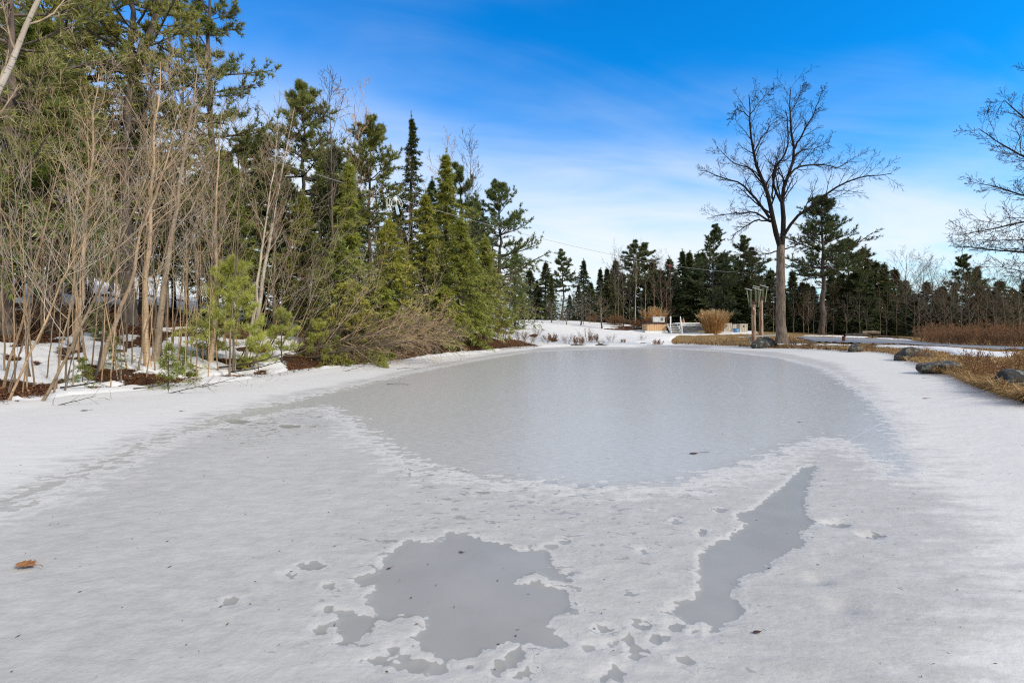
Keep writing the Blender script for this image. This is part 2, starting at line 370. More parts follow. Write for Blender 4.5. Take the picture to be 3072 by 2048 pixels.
# litter on the wooded west bank
lit = np.full(x.shape, -1.0)
LIT = [(10,1205,34,34),(75,1188,75,13),(115,1160,45,14),(105,1090,32,9),(150,1030,30,9),(340,1130,64,12),(418,1137,32,10),(520,1150,82,22),(580,1120,26,7),(440,1032,52,24),(640,1034,38,10),
       (700,1130,70,8),(800,1134,58,9),(560,960,60,10),(620,975,60,8),(760,1090,40,9),(900,1105,46,16),(885,1075,50,14),(870,1125,40,8),(250,1196,46,5),(60,1215,26,8),(690,1090,40,8),(20,1150,30,7),
       (470,1075,26,6),(230,1042,34,8),(640,1085,30,6),(330,1012,30,9),(760,1050,50,12),(720,1010,60,10)]
LIT += [(a, b, c, c * .27) for a, b, c in zip(rng.uniform(0, 900, 46), rng.uniform(1015, 1190, 46), rng.uniform(9, 30, 46)) if b < 1225 - a * .085]
for cx, cy, rx, ry in LIT: lit = np.maximum(lit, sdf(x, y, hits(ell(cx, cy, rx, ry)), 1))
BANDS = [[(-400,985),(-400,1040),(0,1030),(180,1012),(330,1004),(420,990),(560,985),(700,985),(760,970),(700,950),(560,935),(300,925),(0,940)],
         [(905,1108),(1000,1100),(1090,1098),(1180,1085),(1250,1072),(1330,1062),(1420,1055),(1500,1047),(1545,1030),(1500,1018),(1420,1000),(1300,990),(1100,990),(960,1000),(890,1030),(880,1070)],
         [(1540,1060),(1600,1040),(1620,1038),(1560,1020),(1480,1020),(1500,1050)]]
for b in BANDS: lit = np.maximum(lit, sdf(x, y, hits(b), 2))
far_w = smooth(3, 9, d) * smooth(1540, 1380, pxv) * smooth(60, 48, np.hypot(x, y))
litn = lit + (fbm(x * 1.1, y * 1.1, 21, 4) - .5) * 1.2 * smooth(1.0, -1, lit * 2) * smooth(.4, 2, d) - .02
litn = np.maximum(litn, (fbm(x * .35, y * .35, 22, 4) - .56) * 2.2 * far_w - (1 - far_w) * .6)
# east bank: dead grass with snow left lying in places
east = smooth(2003, 2030, pxv + (fbm(x * .5, y * .5, 31) - .5) * 60) * smooth(-.2, .2, d)
sn = np.full(x.shape, -1.0)
EAST_SNOW = [ell(2200,998,70,5), ell(2185,1001,50,4), ell(2340,1032,24,2.2), ell(2400,1034,40,2.4), ell(2490,1036,44,2.6), ell(2560,1037,30,2),
             [(2610,1038),(2720,1040),(2820,1044),(2900,1050),(2990,1058),(3060,1066),(3040,1074),(2930,1076),(2850,1070),(2830,1058),(2740,1047),(2620,1043)],
             [(2980,1058),(3072,1062),(3072,1068),(3010,1066)], ell(2985,1107,28,8), ell(2640,1019,50,2.2), ell(2700,1022,40,2), ell(2560,1012,60,1.6), ell(2480,1009,80,1.3),
             ell(2330,1008,50,1.4), ell(2080,1003,60,4), [(1990,1030),(2060,1000),(2075,992),(1950,990),(1900,1040),(2010,1040)], ell(2040,1038,30,3)]
for e in EAST_SNOW: sn = np.maximum(sn, sdf(x, y, hits(e), 1))
# far shore: snow slope with a worn brown track and a few tufts
bare = np.full(x.shape, -1.0)
for e in [ell(1900,988,75,4), ell(1870,981,50,2.5), ell(1660,1022,14,5), ell(1730,1036,18,4), ell(1800,1036,16,4), ell(1970,1036,26,3.5), ell(1930,1030,12,2.5), ell(1600,1008,12,5), ell(1580,1040,40,4)]:
    bare = np.maximum(bare, sdf(x, y, hits(e), 1))
wood_far = smooth(60, 66, y + (fbm(x * .3, y * .3, 9) - .5) * 8)
snow_s = np.where(east > .5, sn - .07, np.minimum(-litn, -bare))
snow_s = snow_s + (fbm(x * 2.6, y * 2.6, 41, 4) - .5) * .38
snow_s = np.where((wood_far > .5) & (y < 160), snow_s - .55 + (fbm(x * .15, y * .15, 43) - .5) * 1.2, snow_s)
SN_D = .10
z0 = z0 + np.where(d > .02, SN_D * smooth(-.05, .22, snow_s) * smooth(0, .7, d), 0)
z0 += np.where((d > .1), (fbm(x * 7, y * 7, 44, 3) - .5) * .05 * (1 - smooth(-.05, .1, snow_s)), 0)
def ground_mat(t, p):
    o = t.obj()
    nf = t.noise(o, 9, 5, .62); nm = t.noise(o, 2.2, 4, .6); nff = t.noise(o, 42, 4, .7)
    s = t.add(t.attr('snow'), t.add(t.mul(t.sub(nf, .5), .22), t.mul(t.sub(nff, .5), .15)))
    sm = t.ss(s, -.02, .05)
    leaf = t.vor(o, 38, out=1)
    lr = t.node('ShaderNodeSeparateColor', {0: leaf}).outputs[0]
    lit = t.mix(lr, (.025, .013, .008), (.14, .062, .028))
    lit = t.mix(t.ss(nm, .42, .7), lit, (.055, .030, .017))
    lit = t.mix(t.mul(t.ss(t.noise(o, 1.3, 3), .62, .7), .6), lit, (.07, .085, .02))
    gs = t.noise(t.map(o, (9, 3, 3), (0, 0, rad(20))), 5, 5, .7)
    gra = t.mix(t.ss(gs, .3, .7), (.13, .082, .036), (.34, .235, .11))
    gra = t.mix(t.mul(t.ss(nm, .5, .75), .55), gra, (.12, .065, .03))
    bs = t.mix(t.attr('grass'), lit, gra)
    sc = t.mix(t.add(.5, t.mul(t.sub(nm, .5), 1.4)), SNOW_LO, SNOW_HI)
    sc = t.mix(t.mul(t.ss(nff, .66, .76), .35), sc, (.30, .25, .20))
    t.put(p.inputs['Base Color'], t.mix(sm, bs, sc))
    t.put(p.inputs['Roughness'], t.mixf(sm, .95, .75)); p.inputs['Specular IOR Level'].default_value = .15
    h = t.mixf(sm, t.add(lr, t.mul(nff, .8)), t.add(t.mul(nm, 1.5), t.mul(nf, .3)))
    t.put(p.inputs['Normal'], t.bump(h, .6, .04))
GROUND = mat('ground', ground_mat)
go = link('ground', mesh_np('ground', np.stack([x, y, z0], 1), q, tr, dict(snow=snow_s, grass=east), GROUND, True)); tag(go, kind='structure')
G = dict(x=x, y=y, z=z0, snow=snow_s, d=d, east=east, lit=litn)
from mathutils.bvhtree import BVHTree
_nr = len(radii); _na = (len(x) - 1) // _nr
_Zg = z0[1:].reshape(_nr, _na); _Sg = snow_s[1:].reshape(_nr, _na)
def surf(px_, py_, g=None):
    """height (or snow value) of the finished ground sheet at given points inside the viewed sector"""
    g = _Zg if g is None else g
    px_ = np.atleast_1d(np.asarray(px_, float)); py_ = np.atleast_1d(np.asarray(py_, float))
    r = np.hypot(px_, py_); a = np.degrees(np.arctan2(px_, py_))
    fi = np.clip(np.interp(r, radii, np.arange(_nr)), 0, _nr - 1.001); fj = np.clip((a + 57) / .14, 0, 114 / .14 - 1.001)
    i = fi.astype(int); j = fj.astype(int); u = fi - i; v = fj - j
    return (g[i, j] * (1 - u) + g[i + 1, j] * u) * (1 - v) + (g[i, j + 1] * (1 - u) + g[i + 1, j + 1] * u) * v
def sz(x, y): return float(surf([x], [y])[0])
# driveway: asphalt sheet draped just above the ground
DRIVE = hits([(2390,1012),(2480,1014),(2560,1016),(2640,1019),(2720,1023),(2760,1027),(2840,1034),(2960,1040),(3072,1044),(3400,1050),(3400,1062),(3072,1054),(2960,1049),(2860,1044),(2780,1039),(2700,1035),(2560,1032),(2450,1029),(2420,1022)])
dp = np.array(DRIVE)
gx, gy = np.meshgrid(np.arange(dp[:, 0].min() - .5, dp[:, 0].max() + .5, .35), np.arange(dp[:, 1].min() - .5, dp[:, 1].max() + .5, .35), indexing='ij')
dd = sdf(gx.ravel(), gy.ravel(), DRIVE, 2)
zz = ground(gx.ravel(), gy.ravel(), False) + .07 * smooth(-.4, .25, dd) - .10
zz = np.maximum(zz, 0) + .14
idx = np.arange(gx.size).reshape(gx.shape)
qq = np.stack([idx[:-1, :-1], idx[1:, :-1], idx[1:, 1:], idx[:-1, 1:]], -1).reshape(-1, 4)
qq = qq[(dd[qq] > -.25).all(1)]
us, inv = np.unique(qq, return_inverse=True)
dv = link('driveway', mesh_np('driveway', np.stack([gx.ravel(), gy.ravel(), zz], 1)[us], inv.reshape(-1, 4), None, None, simple('asphalt', (.20, .205, .215), .75, .2, 3.0, bump=.2), True)); tag(dv, kind='structure')
# ------------------------------------------------------------------ plant generators (numpy): branch polylines -> tubes, needles -> blades
def _n(v): return v / np.maximum(np.linalg.norm(v, axis=-1, keepdims=True), 1e-9)
def tubes(groups):
    """groups: list of (P (B,k,3), R (B,k), sides) -> verts, quads"""
    V, Q, off = [], [], 0
    for P, R, n in groups:
        B, k, _ = P.shape
        if not B: continue
        T = _n(np.gradient(P, axis=1)); main = _n(P[:, -1] - P[:, 0])
        ref = np.where(np.abs(main[:, 2:3]) > .8, [[1., 0, 0]], [[0, 0, 1.]])[:, None, :]
        U = _n(np.cross(T, np.broadcast_to(ref, T.shape))); Wv = np.cross(T, U)
        a = np.arange(n) * 2 * PI / n
        ring = P[:, :, None] + R[:, :, None, None] * (np.cos(a)[None, None, :, None] * U[:, :, None] + np.sin(a)[None, None, :, None] * Wv[:, :, None])
        V.append(ring.reshape(-1, 3))
        b = (np.arange(B) * k * n)[:, None, None] + (np.arange(k - 1) * n)[None, :, None]
        j = np.arange(n)[None, None]; jn = (j + 1) % n
        q = np.stack(np.broadcast_arrays(b + j, b + jn, b + n + jn, b + n + j), -1).reshape(-1, 4) + off
        Q.append(q); off += B * k * n
    return np.concatenate(V), np.concatenate(Q)
def grow(par, m, k, t0, t1, ang, lr, rr, up, wan, rng, flat=1.0, rmin=.004, lmin=0.0, taper=.25, shape=.55, drop=0.0, stag=None):
    """m children on every parent polyline"""
    P, R = par; B, K, _ = P.shape
    if stag is None: tt = t0 + (t1 - t0) * (np.arange(m)[None] + rng.random((B, m))) / m
    else: tt = t0 + (t1 - t0) * rng.random((B, m)) ** stag
    f = tt * (K - 1); i = np.minimum(f.astype(int), K - 2); u = (f - i)[..., None]
    bi = np.arange(B)[:, None]
    S = P[bi, i] * (1 - u) + P[bi, i + 1] * u
    r0 = R[bi, i] * (1 - u[..., 0]) + R[bi, i + 1] * u[..., 0]
    T = _n(P[bi, i + 1] - P[bi, i])
    L = np.linalg.norm(np.diff(P, axis=1), axis=-1).sum(1)[:, None] * lr * (1 - shape * tt) * rng.uniform(.55, 1.25, (B, m))
    ref = np.where(np.abs(T[..., 2:3]) > .9, [1., 0, 0], [0, 0, 1.])
    U = _n(np.cross(T, ref)); Wv = np.cross(T, U)
    az = (np.arange(m)[None] * 2.39996 + rng.random((B, 1)) * 6.28 + rng.normal(0, .5, (B, m)))
    if flat < 1: az = np.where(np.arange(m)[None] % 2 == 0, 0.0, PI) + rng.normal(0, .35 + flat, (B, m))
    perp = np.cos(az)[..., None] * U + np.sin(az)[..., None] * Wv
    a = rad(ang) * rng.uniform(.7, 1.25, (B, m))[..., None]
    D = np.cos(a) * T + np.sin(a) * perp
    keep = (L > lmin) & (rng.random((B, m)) >= drop)
    S, D, L, r0 = S[keep], D[keep], L[keep], r0[keep]
    return curve(S, D, L, np.maximum(r0 * rr, rmin), k, up, wan, rng, taper, rmin)
def curve(S, D, L, r, k, up, wan, rng, taper=.25, rmin=.004):
    N = len(S); pts = [S]; d = _n(D); step = (L / (k - 1))[:, None]
    for s in range(k - 1):
        pts.append(pts[-1] + d * step)
        d = _n(d + rng.normal(0, wan, (N, 3)) + np.array([0, 0, 1.]) * up)
    P = np.stack(pts, 1)
    Rr = np.maximum(r[:, None] * np.linspace(1, taper, k)[None], rmin * .8)
    return P, Rr
def cat(*ps): return np.concatenate([p[0] for p in ps]), np.concatenate([p[1] for p in ps])
def blades(pos, dr, m, length, width, spread, rng, flat=0.0, droop=0.0, base=0.0):
    """m thin triangles fanning out of every point; returns verts, tris, tint"""
    N = len(pos)
    d = np.repeat(dr, m, 0); p = np.repeat(pos, m, 0)
    off = rng.normal(0, 1, (N * m, 3)) * np.array([1, 1, 1 - flat])
    v = _n(_n(d) + off * spread); v[:, 2] -= droop; v = _n(v)
    l = (length * rng.uniform(.65, 1.2, N * m))[:, None]
    side = _n(np.cross(v, rng.normal(0, 1, (N * m, 3)) * np.array([1, 1, 1 - flat]) + np.array([0, 0, flat * 2])))
    w = width * rng.uniform(.7, 1.3, (N * m, 1))
    b = p + v * l * base
    tri = np.stack([b - side * w * .5, b + side * w * .5, p + v * l], 1).reshape(-1, 3)
    tint = np.repeat(np.repeat(rng.random(N), m) * .75 + rng.random(N * m) * .25, 3)
    return tri, np.arange(N * m * 3).reshape(-1, 3), tint
def along(par, m, t0, t1, rng):
    P, R = par; B, K, _ = P.shape
    tt = t0 + (t1 - t0) * (np.arange(m)[None] + rng.random((B, m))) / m
    f = tt * (K - 1); i = np.minimum(f.astype(int), K - 2); u = (f - i)[..., None]; bi = np.arange(B)[:, None]
    S = P[bi, i] * (1 - u) + P[bi, i + 1] * u
    return S.reshape(-1, 3), _n(P[bi, i + 1] - P[bi, i]).reshape(-1, 3)

# ------------------------------------------------------------------ bark, needle and stem materials
def bark_mat(name, lo, hi, scale=9.0, ring=None, white=None, bump=.6):
    def b(t, p):
        o = t.obj()
        n = t.noise(t.map(o, (1, 1, .22)), scale, 5, .65)
        c = t.mix(t.ss(n, .32, .68), lo, hi)
        if white:                                              # birch: dark dashes across pale bark, dark collars at the limbs
            d = t.noise(t.map(o, (1, 1, 7)), 5.0, 3, .6)
            c = t.mix(t.mul(t.ss(d, .58, .66), .8), c, white)
        big = t.noise(o, .9, 2)
        c = t.mix(t.ss(big, .35, .7), c, t.mix(1.0, c, (.74, .74, .76), 'MULTIPLY'))
        rnd = t.node('ShaderNodeObjectInfo').outputs['Random']                  # no two stems quite the same tone
        c = t.mix(rnd, t.mix(1.0, c, (.62, .66, .70), 'MULTIPLY'), t.mix(1.0, c, (1.12, 1.04, .94), 'MULTIPLY'))
        t.put(p.inputs['Base Color'], c); p.inputs['Roughness'].default_value = .9; p.inputs['Specular IOR Level'].default_value = .15
        t.put(p.inputs['Normal'], t.bump(n, bump, .03))
    return mat(name, b)
def needle_mat(name, lo, hi, trans=.25, odd=None):
    m = bpy.data.materials.new(name); m.use_nodes = True; t = NT(m.node_tree)
    for n in list(t.n):
        if n.type == 'BSDF_PRINCIPLED': t.n.remove(n)
    tint = t.attr('tint')
    c = t.mix(tint, lo, hi)
    o = t.obj()
    patch = t.noise(o, .55, 2)
    if odd: c = t.mix(t.mul(t.ss(patch, .52, .66), .7), c, odd)
    rnd = t.node('ShaderNodeObjectInfo').outputs['Random']
    c = t.mix(rnd, t.mix(1.0, c, (.80, .90, .95), 'MULTIPLY'), t.mix(1.0, c, (1.15, 1.04, .85), 'MULTIPLY'))
    d = t.node('ShaderNodeBsdfDiffuse', {'Color': c}); r = t.node('ShaderNodeBsdfTranslucent', {'Color': c})
    g = t.node('ShaderNodeBsdfGlossy', {'Color': (1, 1, 1), 'Roughness': .45})
    a = t.node('ShaderNodeMixShader', {0: trans, 1: d.outputs[0], 2: r.outputs[0]})
    b = t.node('ShaderNodeMixShader', {0: .035, 1: a.outputs[0], 2: g.outputs[0]})
    t.l.new(b.outputs[0], t.n['Material Output'].inputs[0])
    return m
B_PINE = bark_mat('pine_bark', (.075, .062, .055), (.19, .16, .145), 7)
B_GREY = bark_mat('grey_bark', (.10, .080, .062), (.25, .205, .16), 8)
B_SAP = bark_mat('sapling_bark', (.25, .175, .105), (.50, .375, .245), 14, white=(.10, .08, .06))
B_TWIG = bark_mat('twig_bark', (.34, .25, .16), (.60, .47, .34), 10, bump=.1)
B_TWIG2 = bark_mat('pale_twig_bark', (.42, .36, .29), (.66, .59, .50), 10, bump=.1)
B_TWIG3 = bark_mat('brown_grey_twig_bark', (.20, .15, .11), (.40, .31, .235), 10, bump=.1)
B_DARKT = bark_mat('dark_twig_bark', (.022, .017, .014), (.055, .043, .034), 10, bump=.1)
B_BIG = bark_mat('furrowed_bark', (.10, .082, .068), (.26, .215, .18), 10, bump=1.0)
B_YB = bark_mat('yellow_birch_bark', (.34, .25, .165), (.60, .47, .34), 8, white=(.13, .085, .055))
B_BIRCH = bark_mat('white_birch_bark', (.46, .38, .30), (.70, .64, .56), 6, white=(.11, .075, .06))
B_BROWN = bark_mat('brown_twig_bark', (.14, .085, .055), (.30, .19, .12), 10, bump=.1)
B_DARK = bark_mat('dark_bark', (.03, .025, .022), (.09, .075, .062), 9)
N_PINE = needle_mat('pine_needles', (.11, .135, .03), (.48, .47, .145), .45, odd=(.26, .22, .07))
N_PINE2 = needle_mat('deep_pine_needles', (.085, .12, .032), (.29, .32, .09), .4)
N_HEM = needle_mat('hemlock_needles', (.10, .145, .026), (.48, .50, .12), .45)
N_HEMD = needle_mat('dark_hemlock_needles', (.034, .055, .018), (.14, .175, .052), .3)
N_FAR = needle_mat('far_evergreen_needles', (.028, .042, .017), (.12, .15, .055), .25)
N_FAR2 = needle_mat('far_pine_needles', (.036, .056, .020), (.155, .185, .07), .28)
N_OLIVE = needle_mat('olive_evergreen_needles', (.06, .06, .016), (.15, .13, .038), .25)
N_YOUNG = needle_mat('young_pine_needles', (.32, .37, .06), (.66, .65, .18), .45)
N_ARB = needle_mat('yellow_green_needles', (.15, .20, .032), (.57, .57, .13), .48)

# ------------------------------------------------------------------ kinds of tree.  Each returns {'trunk': mesh, 'crown': mesh}
def trunk_line(h, r, k, lean, wan, rng, taper=.12, flare=.35, pw=1.0):
    t = np.linspace(0, 1, k)
    w = np.cumsum(rng.normal(0, wan, (k, 2)), 0); w -= w[0]
    P = np.stack([lean[0] * h * t ** pw + w[:, 0] * h / k, lean[1] * h * t ** pw + w[:, 1] * h / k, h * t - .15], 1)
    R = r * (1 - (1 - taper) * t) + r * flare * np.exp(-t * 25)
    return P[None], R[None]
def pine(h, r, seed, bark, leaf, clear=.3, width=.22, m_tuft=7, lean=(0, 0), dens=1.0, needle=.23, nw=.042, leaders=1, top=.35, dead=.15, whorl=1.0):
    """white pine: bare lower trunk with dead stubs, irregular layered plumes above"""
    g = np.random.default_rng(seed)
    tr = trunk_line(h, r, 24, lean, .10, g, .1, .25)
    sets = [(tr, 0.0)]
    if leaders == 2:
        b = along(tr, 1, .58, .58, g)[0]
        l = curve(b, np.array([[.34, .1, 1.]]), np.array([h * .42]), np.array([r * .6]), 12, .16, .03, g, .15)
        sets = [(tr, 0.0), (l, .58)]
    woods = [(s[0][0], s[0][1], 9) for s in sets]; pos, dr = [], []
    for s, base in sets:
        P, R = s
        n = max(10, int(h * 2.6 * dens * (1 - base)))
        c0 = max(clear, base)
        tt = c0 + (1 - c0) * (np.arange(n) + g.random(n) * .6) / n
        lev = np.round(tt * h / whorl) * whorl / h + g.normal(0, .006, n); lev = np.clip(lev, c0, .995)
        tl = np.clip((lev - base) / (1 - base), 0, .995)
        f = tl * (P.shape[1] - 1); i = f.astype(int); u = (f - i)[:, None]
        S = P[0, i] * (1 - u) + P[0, np.minimum(i + 1, P.shape[1] - 1)] * u
        rel = (lev - clear) / (1 - clear)
        prof = np.minimum(1, rel * 4 + .45) * (1 - rel ** 1.6) + .10
        L = h * width * prof * g.choice([.35, .7, 1, 1.15, 1.3], n, p=[.15, .25, .3, .2, .1])
        az = np.arange(n) * 2.4 + g.normal(0, .5, n)
        el = np.where(rel > .75, .75, np.where(rel > .4, .3, .02)) + g.normal(0, .12, n)
        D = np.stack([np.cos(az) * np.cos(el), np.sin(az) * np.cos(el), np.sin(el)], 1)
        rb = np.clip(L * .018, .012, r * .4)
        br = curve(S, D, L, rb, 7, .07, .07, g, .3)
        woods.append((br[0], br[1], 4))
        s2 = grow(br, 9, 4, .25, 1.0, 52, .36, .6, .10, .08, g, flat=.25, rmin=.006, shape=.4)
        woods.append((s2[0], s2[1], 3))
        a, b = along(s2, 6, .2, 1.0, g); pos.append(a); dr.append(b + [0, 0, .35])
        a, b = along(br, 5, .6, 1.0, g); pos.append(a); dr.append(b + [0, 0, .3])
        a, b = along(s, 4, .96, 1.0, g); pos.append(a); dr.append(b)
    nd = int(h * dead * 6)
    if nd:
        S, _ = along(tr, nd, .12, clear + .1, g); az = g.random(nd) * 6.28
        D = np.stack([np.cos(az), np.sin(az), g.normal(-.05, .15, nd)], 1)
        dd = curve(S, D, g.uniform(.5, 2.2, nd) * h / 16, np.full(nd, .018), 5, -.03, .1, g, .3)
        woods.append((dd[0], dd[1], 3)); d2 = grow(dd, 4, 3, .2, 1, 45, .4, .5, 0, .1, g, rmin=.005); woods.append((d2[0], d2[1], 3))
    v, q = tubes(woods); tm = mesh_np('trunk', v, q, None, None, bark, True)
    p = np.concatenate(pos) + g.normal(0, .04, (sum(map(len, pos)), 3)); d_ = np.concatenate(dr)
    v, tr_, ti = blades(p, d_, m_tuft, needle * 1.25, nw, .55, g)
    return dict(trunk=tm, crown=mesh_np('crown', v, None, tr_, dict(tint=ti), leaf))
def hemlock(h, r, seed, bark, leaf, clear=.04, width=.2, dens=1.0, spray=.30, nw=.05, m_s=6, lean=(0, 0), point=1.15, droop=.10, m_b=1.0, limb=8):
    """hemlock / spruce: cone of drooping flat sprays"""
    g = np.random.default_rng(seed)
    tr = trunk_line(h, r, 20, lean, .05, g, .06, .2)
    n = int(h * 9 * dens)
    rel = (np.arange(n) + g.random(n)) / n; rel = rel ** .9
    lev = clear + (1 - clear) * rel * .955
    f = lev * 19; i = np.minimum(f.astype(int), 18); u = (f - i)[:, None]
    S = tr[0][0, i] * (1 - u) + tr[0][0, i + 1] * u
    az0 = (np.arange(n) * 2.4) % 6.283
    lump = (.55 + .9 * vnoise(lev * h * .35 + az0 * 1.3, np.arange(n) * 0 + seed)) * np.exp(g.normal(0, .18, n))
    L = h * width * ((1 - rel) ** (1 / point) + .012) * np.minimum(1, .6 + rel * 4) * lump * g.uniform(.45, 1.3, n)
    az = np.arange(n) * 2.4 + g.normal(0, .4, n)
    el = .28 * (rel - .35) + g.normal(0, .10, n) + np.where(rel > .85, .35, 0)
    D = np.stack([np.cos(az) * np.cos(el), np.sin(az) * np.cos(el), np.sin(el)], 1)
    br = curve(S, D, L, np.clip(L * .014, .008, r * .3), 6, -droop, .06, g, .3)
    s2 = grow(br, limb, 3, .18, 1.0, 58, .36, .6, -.08, .05, g, flat=.12, rmin=.004, shape=.45)
    a1, b1 = along(s2, 3, .2, 1.0, g); a2, b2 = along(br, 5, .3, 1.0, g); a3, b3 = along(tr, 7, .92, 1.0, g)
    p = np.concatenate([a1, a2, a3]); d_ = np.concatenate([b1, b2, b3])
    p = p + g.normal(0, .03, p.shape)
    v, q = tubes([(tr[0], tr[1], 8), (br[0], br[1], 3)])
    tm = mesh_np('trunk', v, q, None, None, bark, True)
    v, t_, ti = blades(p, d_, m_s, spray, nw, .62, g, flat=.62, droop=.10)
    return dict(trunk=tm, crown=mesh_np('crown', v, None, t_, dict(tint=ti), leaf))
def bare(h, r, seed, bark, twig, clear=.25, n1=22, lr=.42, ang=40, n2=7, n3=5, lean=(0, 0), up=.10, wan=.10, rmin=.005, twan=.14, multi=1, pw=1.3, lev=3, spread=.25, tuft=0):
    """leafless broadleaf: one or several stems, three orders of branches"""
    g = np.random.default_rng(seed)
    st = []
    for i in range(multi):
        s = h * (1 if i == 0 else g.uniform(.6, .95)); rr = r * (1 if i == 0 else g.uniform(.5, .9))
        a = g.random() * 6.28; sp = 0 if multi == 1 else spread
        P, R = trunk_line(s, rr, 16, (lean[0] + math.cos(a) * sp * g.uniform(.4, 1), lean[1] + math.sin(a) * sp * g.uniform(.4, 1)), twan, g, .1, .25, pw)
        if multi > 1: P = P + np.array([math.cos(a) * r * 2.2, math.sin(a) * r * 2.2, 0])
        st.append((P, R))
    T = cat(*st)
    b1 = grow(T, n1, 7, clear, .98, ang, lr, .5, up, wan, g, rmin=rmin)
    b2 = grow(b1, n2, 5, .2, 1.0, 38, .45, .6, up * .7, wan, g, rmin=rmin)
    ws = [(b1[0], b1[1], 4), (b2[0], b2[1], 3)]
    if lev > 2:
        b3 = grow(b2, n3, 4, .2, 1.0, 38, .5, .7, up * .5, wan, g, rmin=rmin * .8)
        ws.append((b3[0], b3[1], 3))
    v, q = tubes([(T[0], T[1], 8)]); tm = mesh_np('trunk', v, q, None, None, bark, True)
    v, q = tubes(ws)
    return dict(trunk=tm, crown=mesh_np('crown', v, q, None, None, twig))
NAMES = {}
def plant(kind, name, x, y, label, cat_, group=None, rz=0.0, sc=1.0, tilt=(0, 0), zs=1.0, sink=0.05, part=('trunk', 'crown')):
    o = thing(name, (x, y, sz(x, y) - sink), label, cat_, group, rz)
    o.rotation_euler = (tilt[0], tilt[1], rz); o.scale = (sc, sc, sc * zs)
    for pn, me in kind.items(): link(pn, me, o)
    return o
# ------------------------------------------------------------------ the wooded west bank: evergreens
def topz(py, Y): return EYE - (py - HZ) * Y / F
def ev(kindf, name, px, Y, top, label, group=None, seed=0, **kw):
    x, y = at(px, Y); z = sz(x, y); h = topz(top, Y) - z
    kind = kindf(h=h, seed=seed or int(px + Y * 13 + 5000), **kw)
    return plant(kind, name, x, y, label, 'tree', group, rz=0.0)
PK = dict(bark=B_PINE, leaf=N_PINE)
ev(pine, 'white_pine', 388, 22, -330, 'tall pine whose thick grey trunk divides into two upright leaders', r=.29, leaders=2, clear=.30, width=.21, seed=3, dens=1.25, m_tuft=10, **PK)
ev(pine, 'white_pine', 632, 26, -150, 'tall ragged pine standing against the blue sky, first east of the two-leader pine', r=.27, clear=.30, width=.165, seed=12, dens=1.5, m_tuft=10, **PK)
ev(pine, 'white_pine', 15, 17, -260, 'pine with a broad dark trunk behind the leaning white birch', r=.28, clear=.30, width=.32, seed=21, dens=1.5, m_tuft=9, **PK)
ev(pine, 'white_pine', 165, 24, -330, 'dense tall pine filling the gap between the broad dark trunk and the two-leader pine', r=.30, clear=.25, width=.25, seed=22, dens=1.7, m_tuft=9, **PK)
ev(pine, 'white_pine', 250, 29, -120, 'pine with light feathery plumes just behind the straight yellow birch', r=.26, clear=.24, width=.22, seed=24, dens=1.6, m_tuft=9, **PK)
ev(pine, 'white_pine', 905, 30, 268, 'open-crowned pine leaning slightly beyond the peeling white birch', r=.22, clear=.42, width=.22, seed=31, dens=1.7, m_tuft=11, **PK)
ev(pine, 'white_pine', 1108, 34, 352, 'pine with a small rounded top beside the dark spire-shaped hemlock', r=.20, clear=.42, width=.22, seed=33, dens=1.7, m_tuft=11, bark=B_PINE, leaf=N_PINE2)
ev(hemlock, 'hemlock', 1236, 36, 328, 'dark spire-shaped hemlock, the tallest evergreen beside the hanging white bundle', r=.24, width=.23, clear=.15, point=.85, seed=41, bark=B_DARK, leaf=N_HEMD, dens=1.0, spray=.24)
ev(hemlock, 'evergreen', 1042, 25, 470, 'slim yellow-green evergreen with feathery drooping sprays below the hanging white bundle', r=.14, width=.19, seed=42, bark=B_DARK, leaf=N_ARB, dens=1.15, point=.95, clear=.15)
ev(pine, 'white_pine', 1392, 41, 488, 'bushy dark pine with a flat broken top near the end of the wood', r=.22, clear=.25, width=.26, seed=51, dens=1.9, m_tuft=9, bark=B_PINE, leaf=N_PINE2)
ev(pine, 'white_pine', 1492, 47, 545, 'pine with long upswept boughs at the outer end of the wood', r=.24, clear=.18, width=.30, seed=53, dens=2.2, m_tuft=11, bark=B_PINE, leaf=N_PINE2)
ev(hemlock, 'hemlock', 1380, 30, 640, 'broad dark hemlock with heavy drooping boughs over the bank', r=.2, width=.34, seed=61, bark=B_DARK, leaf=N_HEM, dens=1.05, point=1.3, clear=.17, droop=.15)
ev(hemlock, 'hemlock', 1170, 26.5, 640, 'light green hemlock leaning its boughs over the brush pile', r=.13, width=.34, seed=62, bark=B_DARK, leaf=N_ARB, dens=1.0, point=1.2, clear=.15, droop=.15)
ev(hemlock, 'hemlock', 1270, 30, 560, 'mid green hemlock between the light green hemlock and the broad dark hemlock', r=.16, width=.28, seed=63, bark=B_DARK, leaf=N_HEM, dens=1.0, point=1.1, clear=.18, droop=.13)
ev(hemlock, 'hemlock', 1015, 23.5, 700, 'low spreading hemlock behind the arching bare stems', r=.11, width=.38, seed=64, bark=B_DARK, leaf=N_HEM, dens=1.0, point=1.2, clear=.30, droop=.15)
for px_, Y_, tp_, sd_, lb_ in [(1055, 22.6, 830, 81, 'low wide hemlock with pale drooping boughs at the near end of the brush pile'), (1150, 24.6, 850, 82, 'low wide hemlock with pale boughs reaching over the brush pile'), (1330, 29, 850, 83, 'low wide hemlock at the foot of the broad dark hemlock')]:
    ev(hemlock, 'hemlock', px_, Y_, tp_, lb_, r=.06, width=.62, seed=sd_, bark=B_DARK, leaf=N_ARB, dens=2.2, point=1.6, clear=.18, droop=.16, spray=.24)
ev(hemlock, 'hemlock', 1290, 42, 520, 'hemlock crown showing above the mid green hemlock', r=.2, width=.26, seed=65, bark=B_DARK, leaf=N_HEMD, dens=1.2)
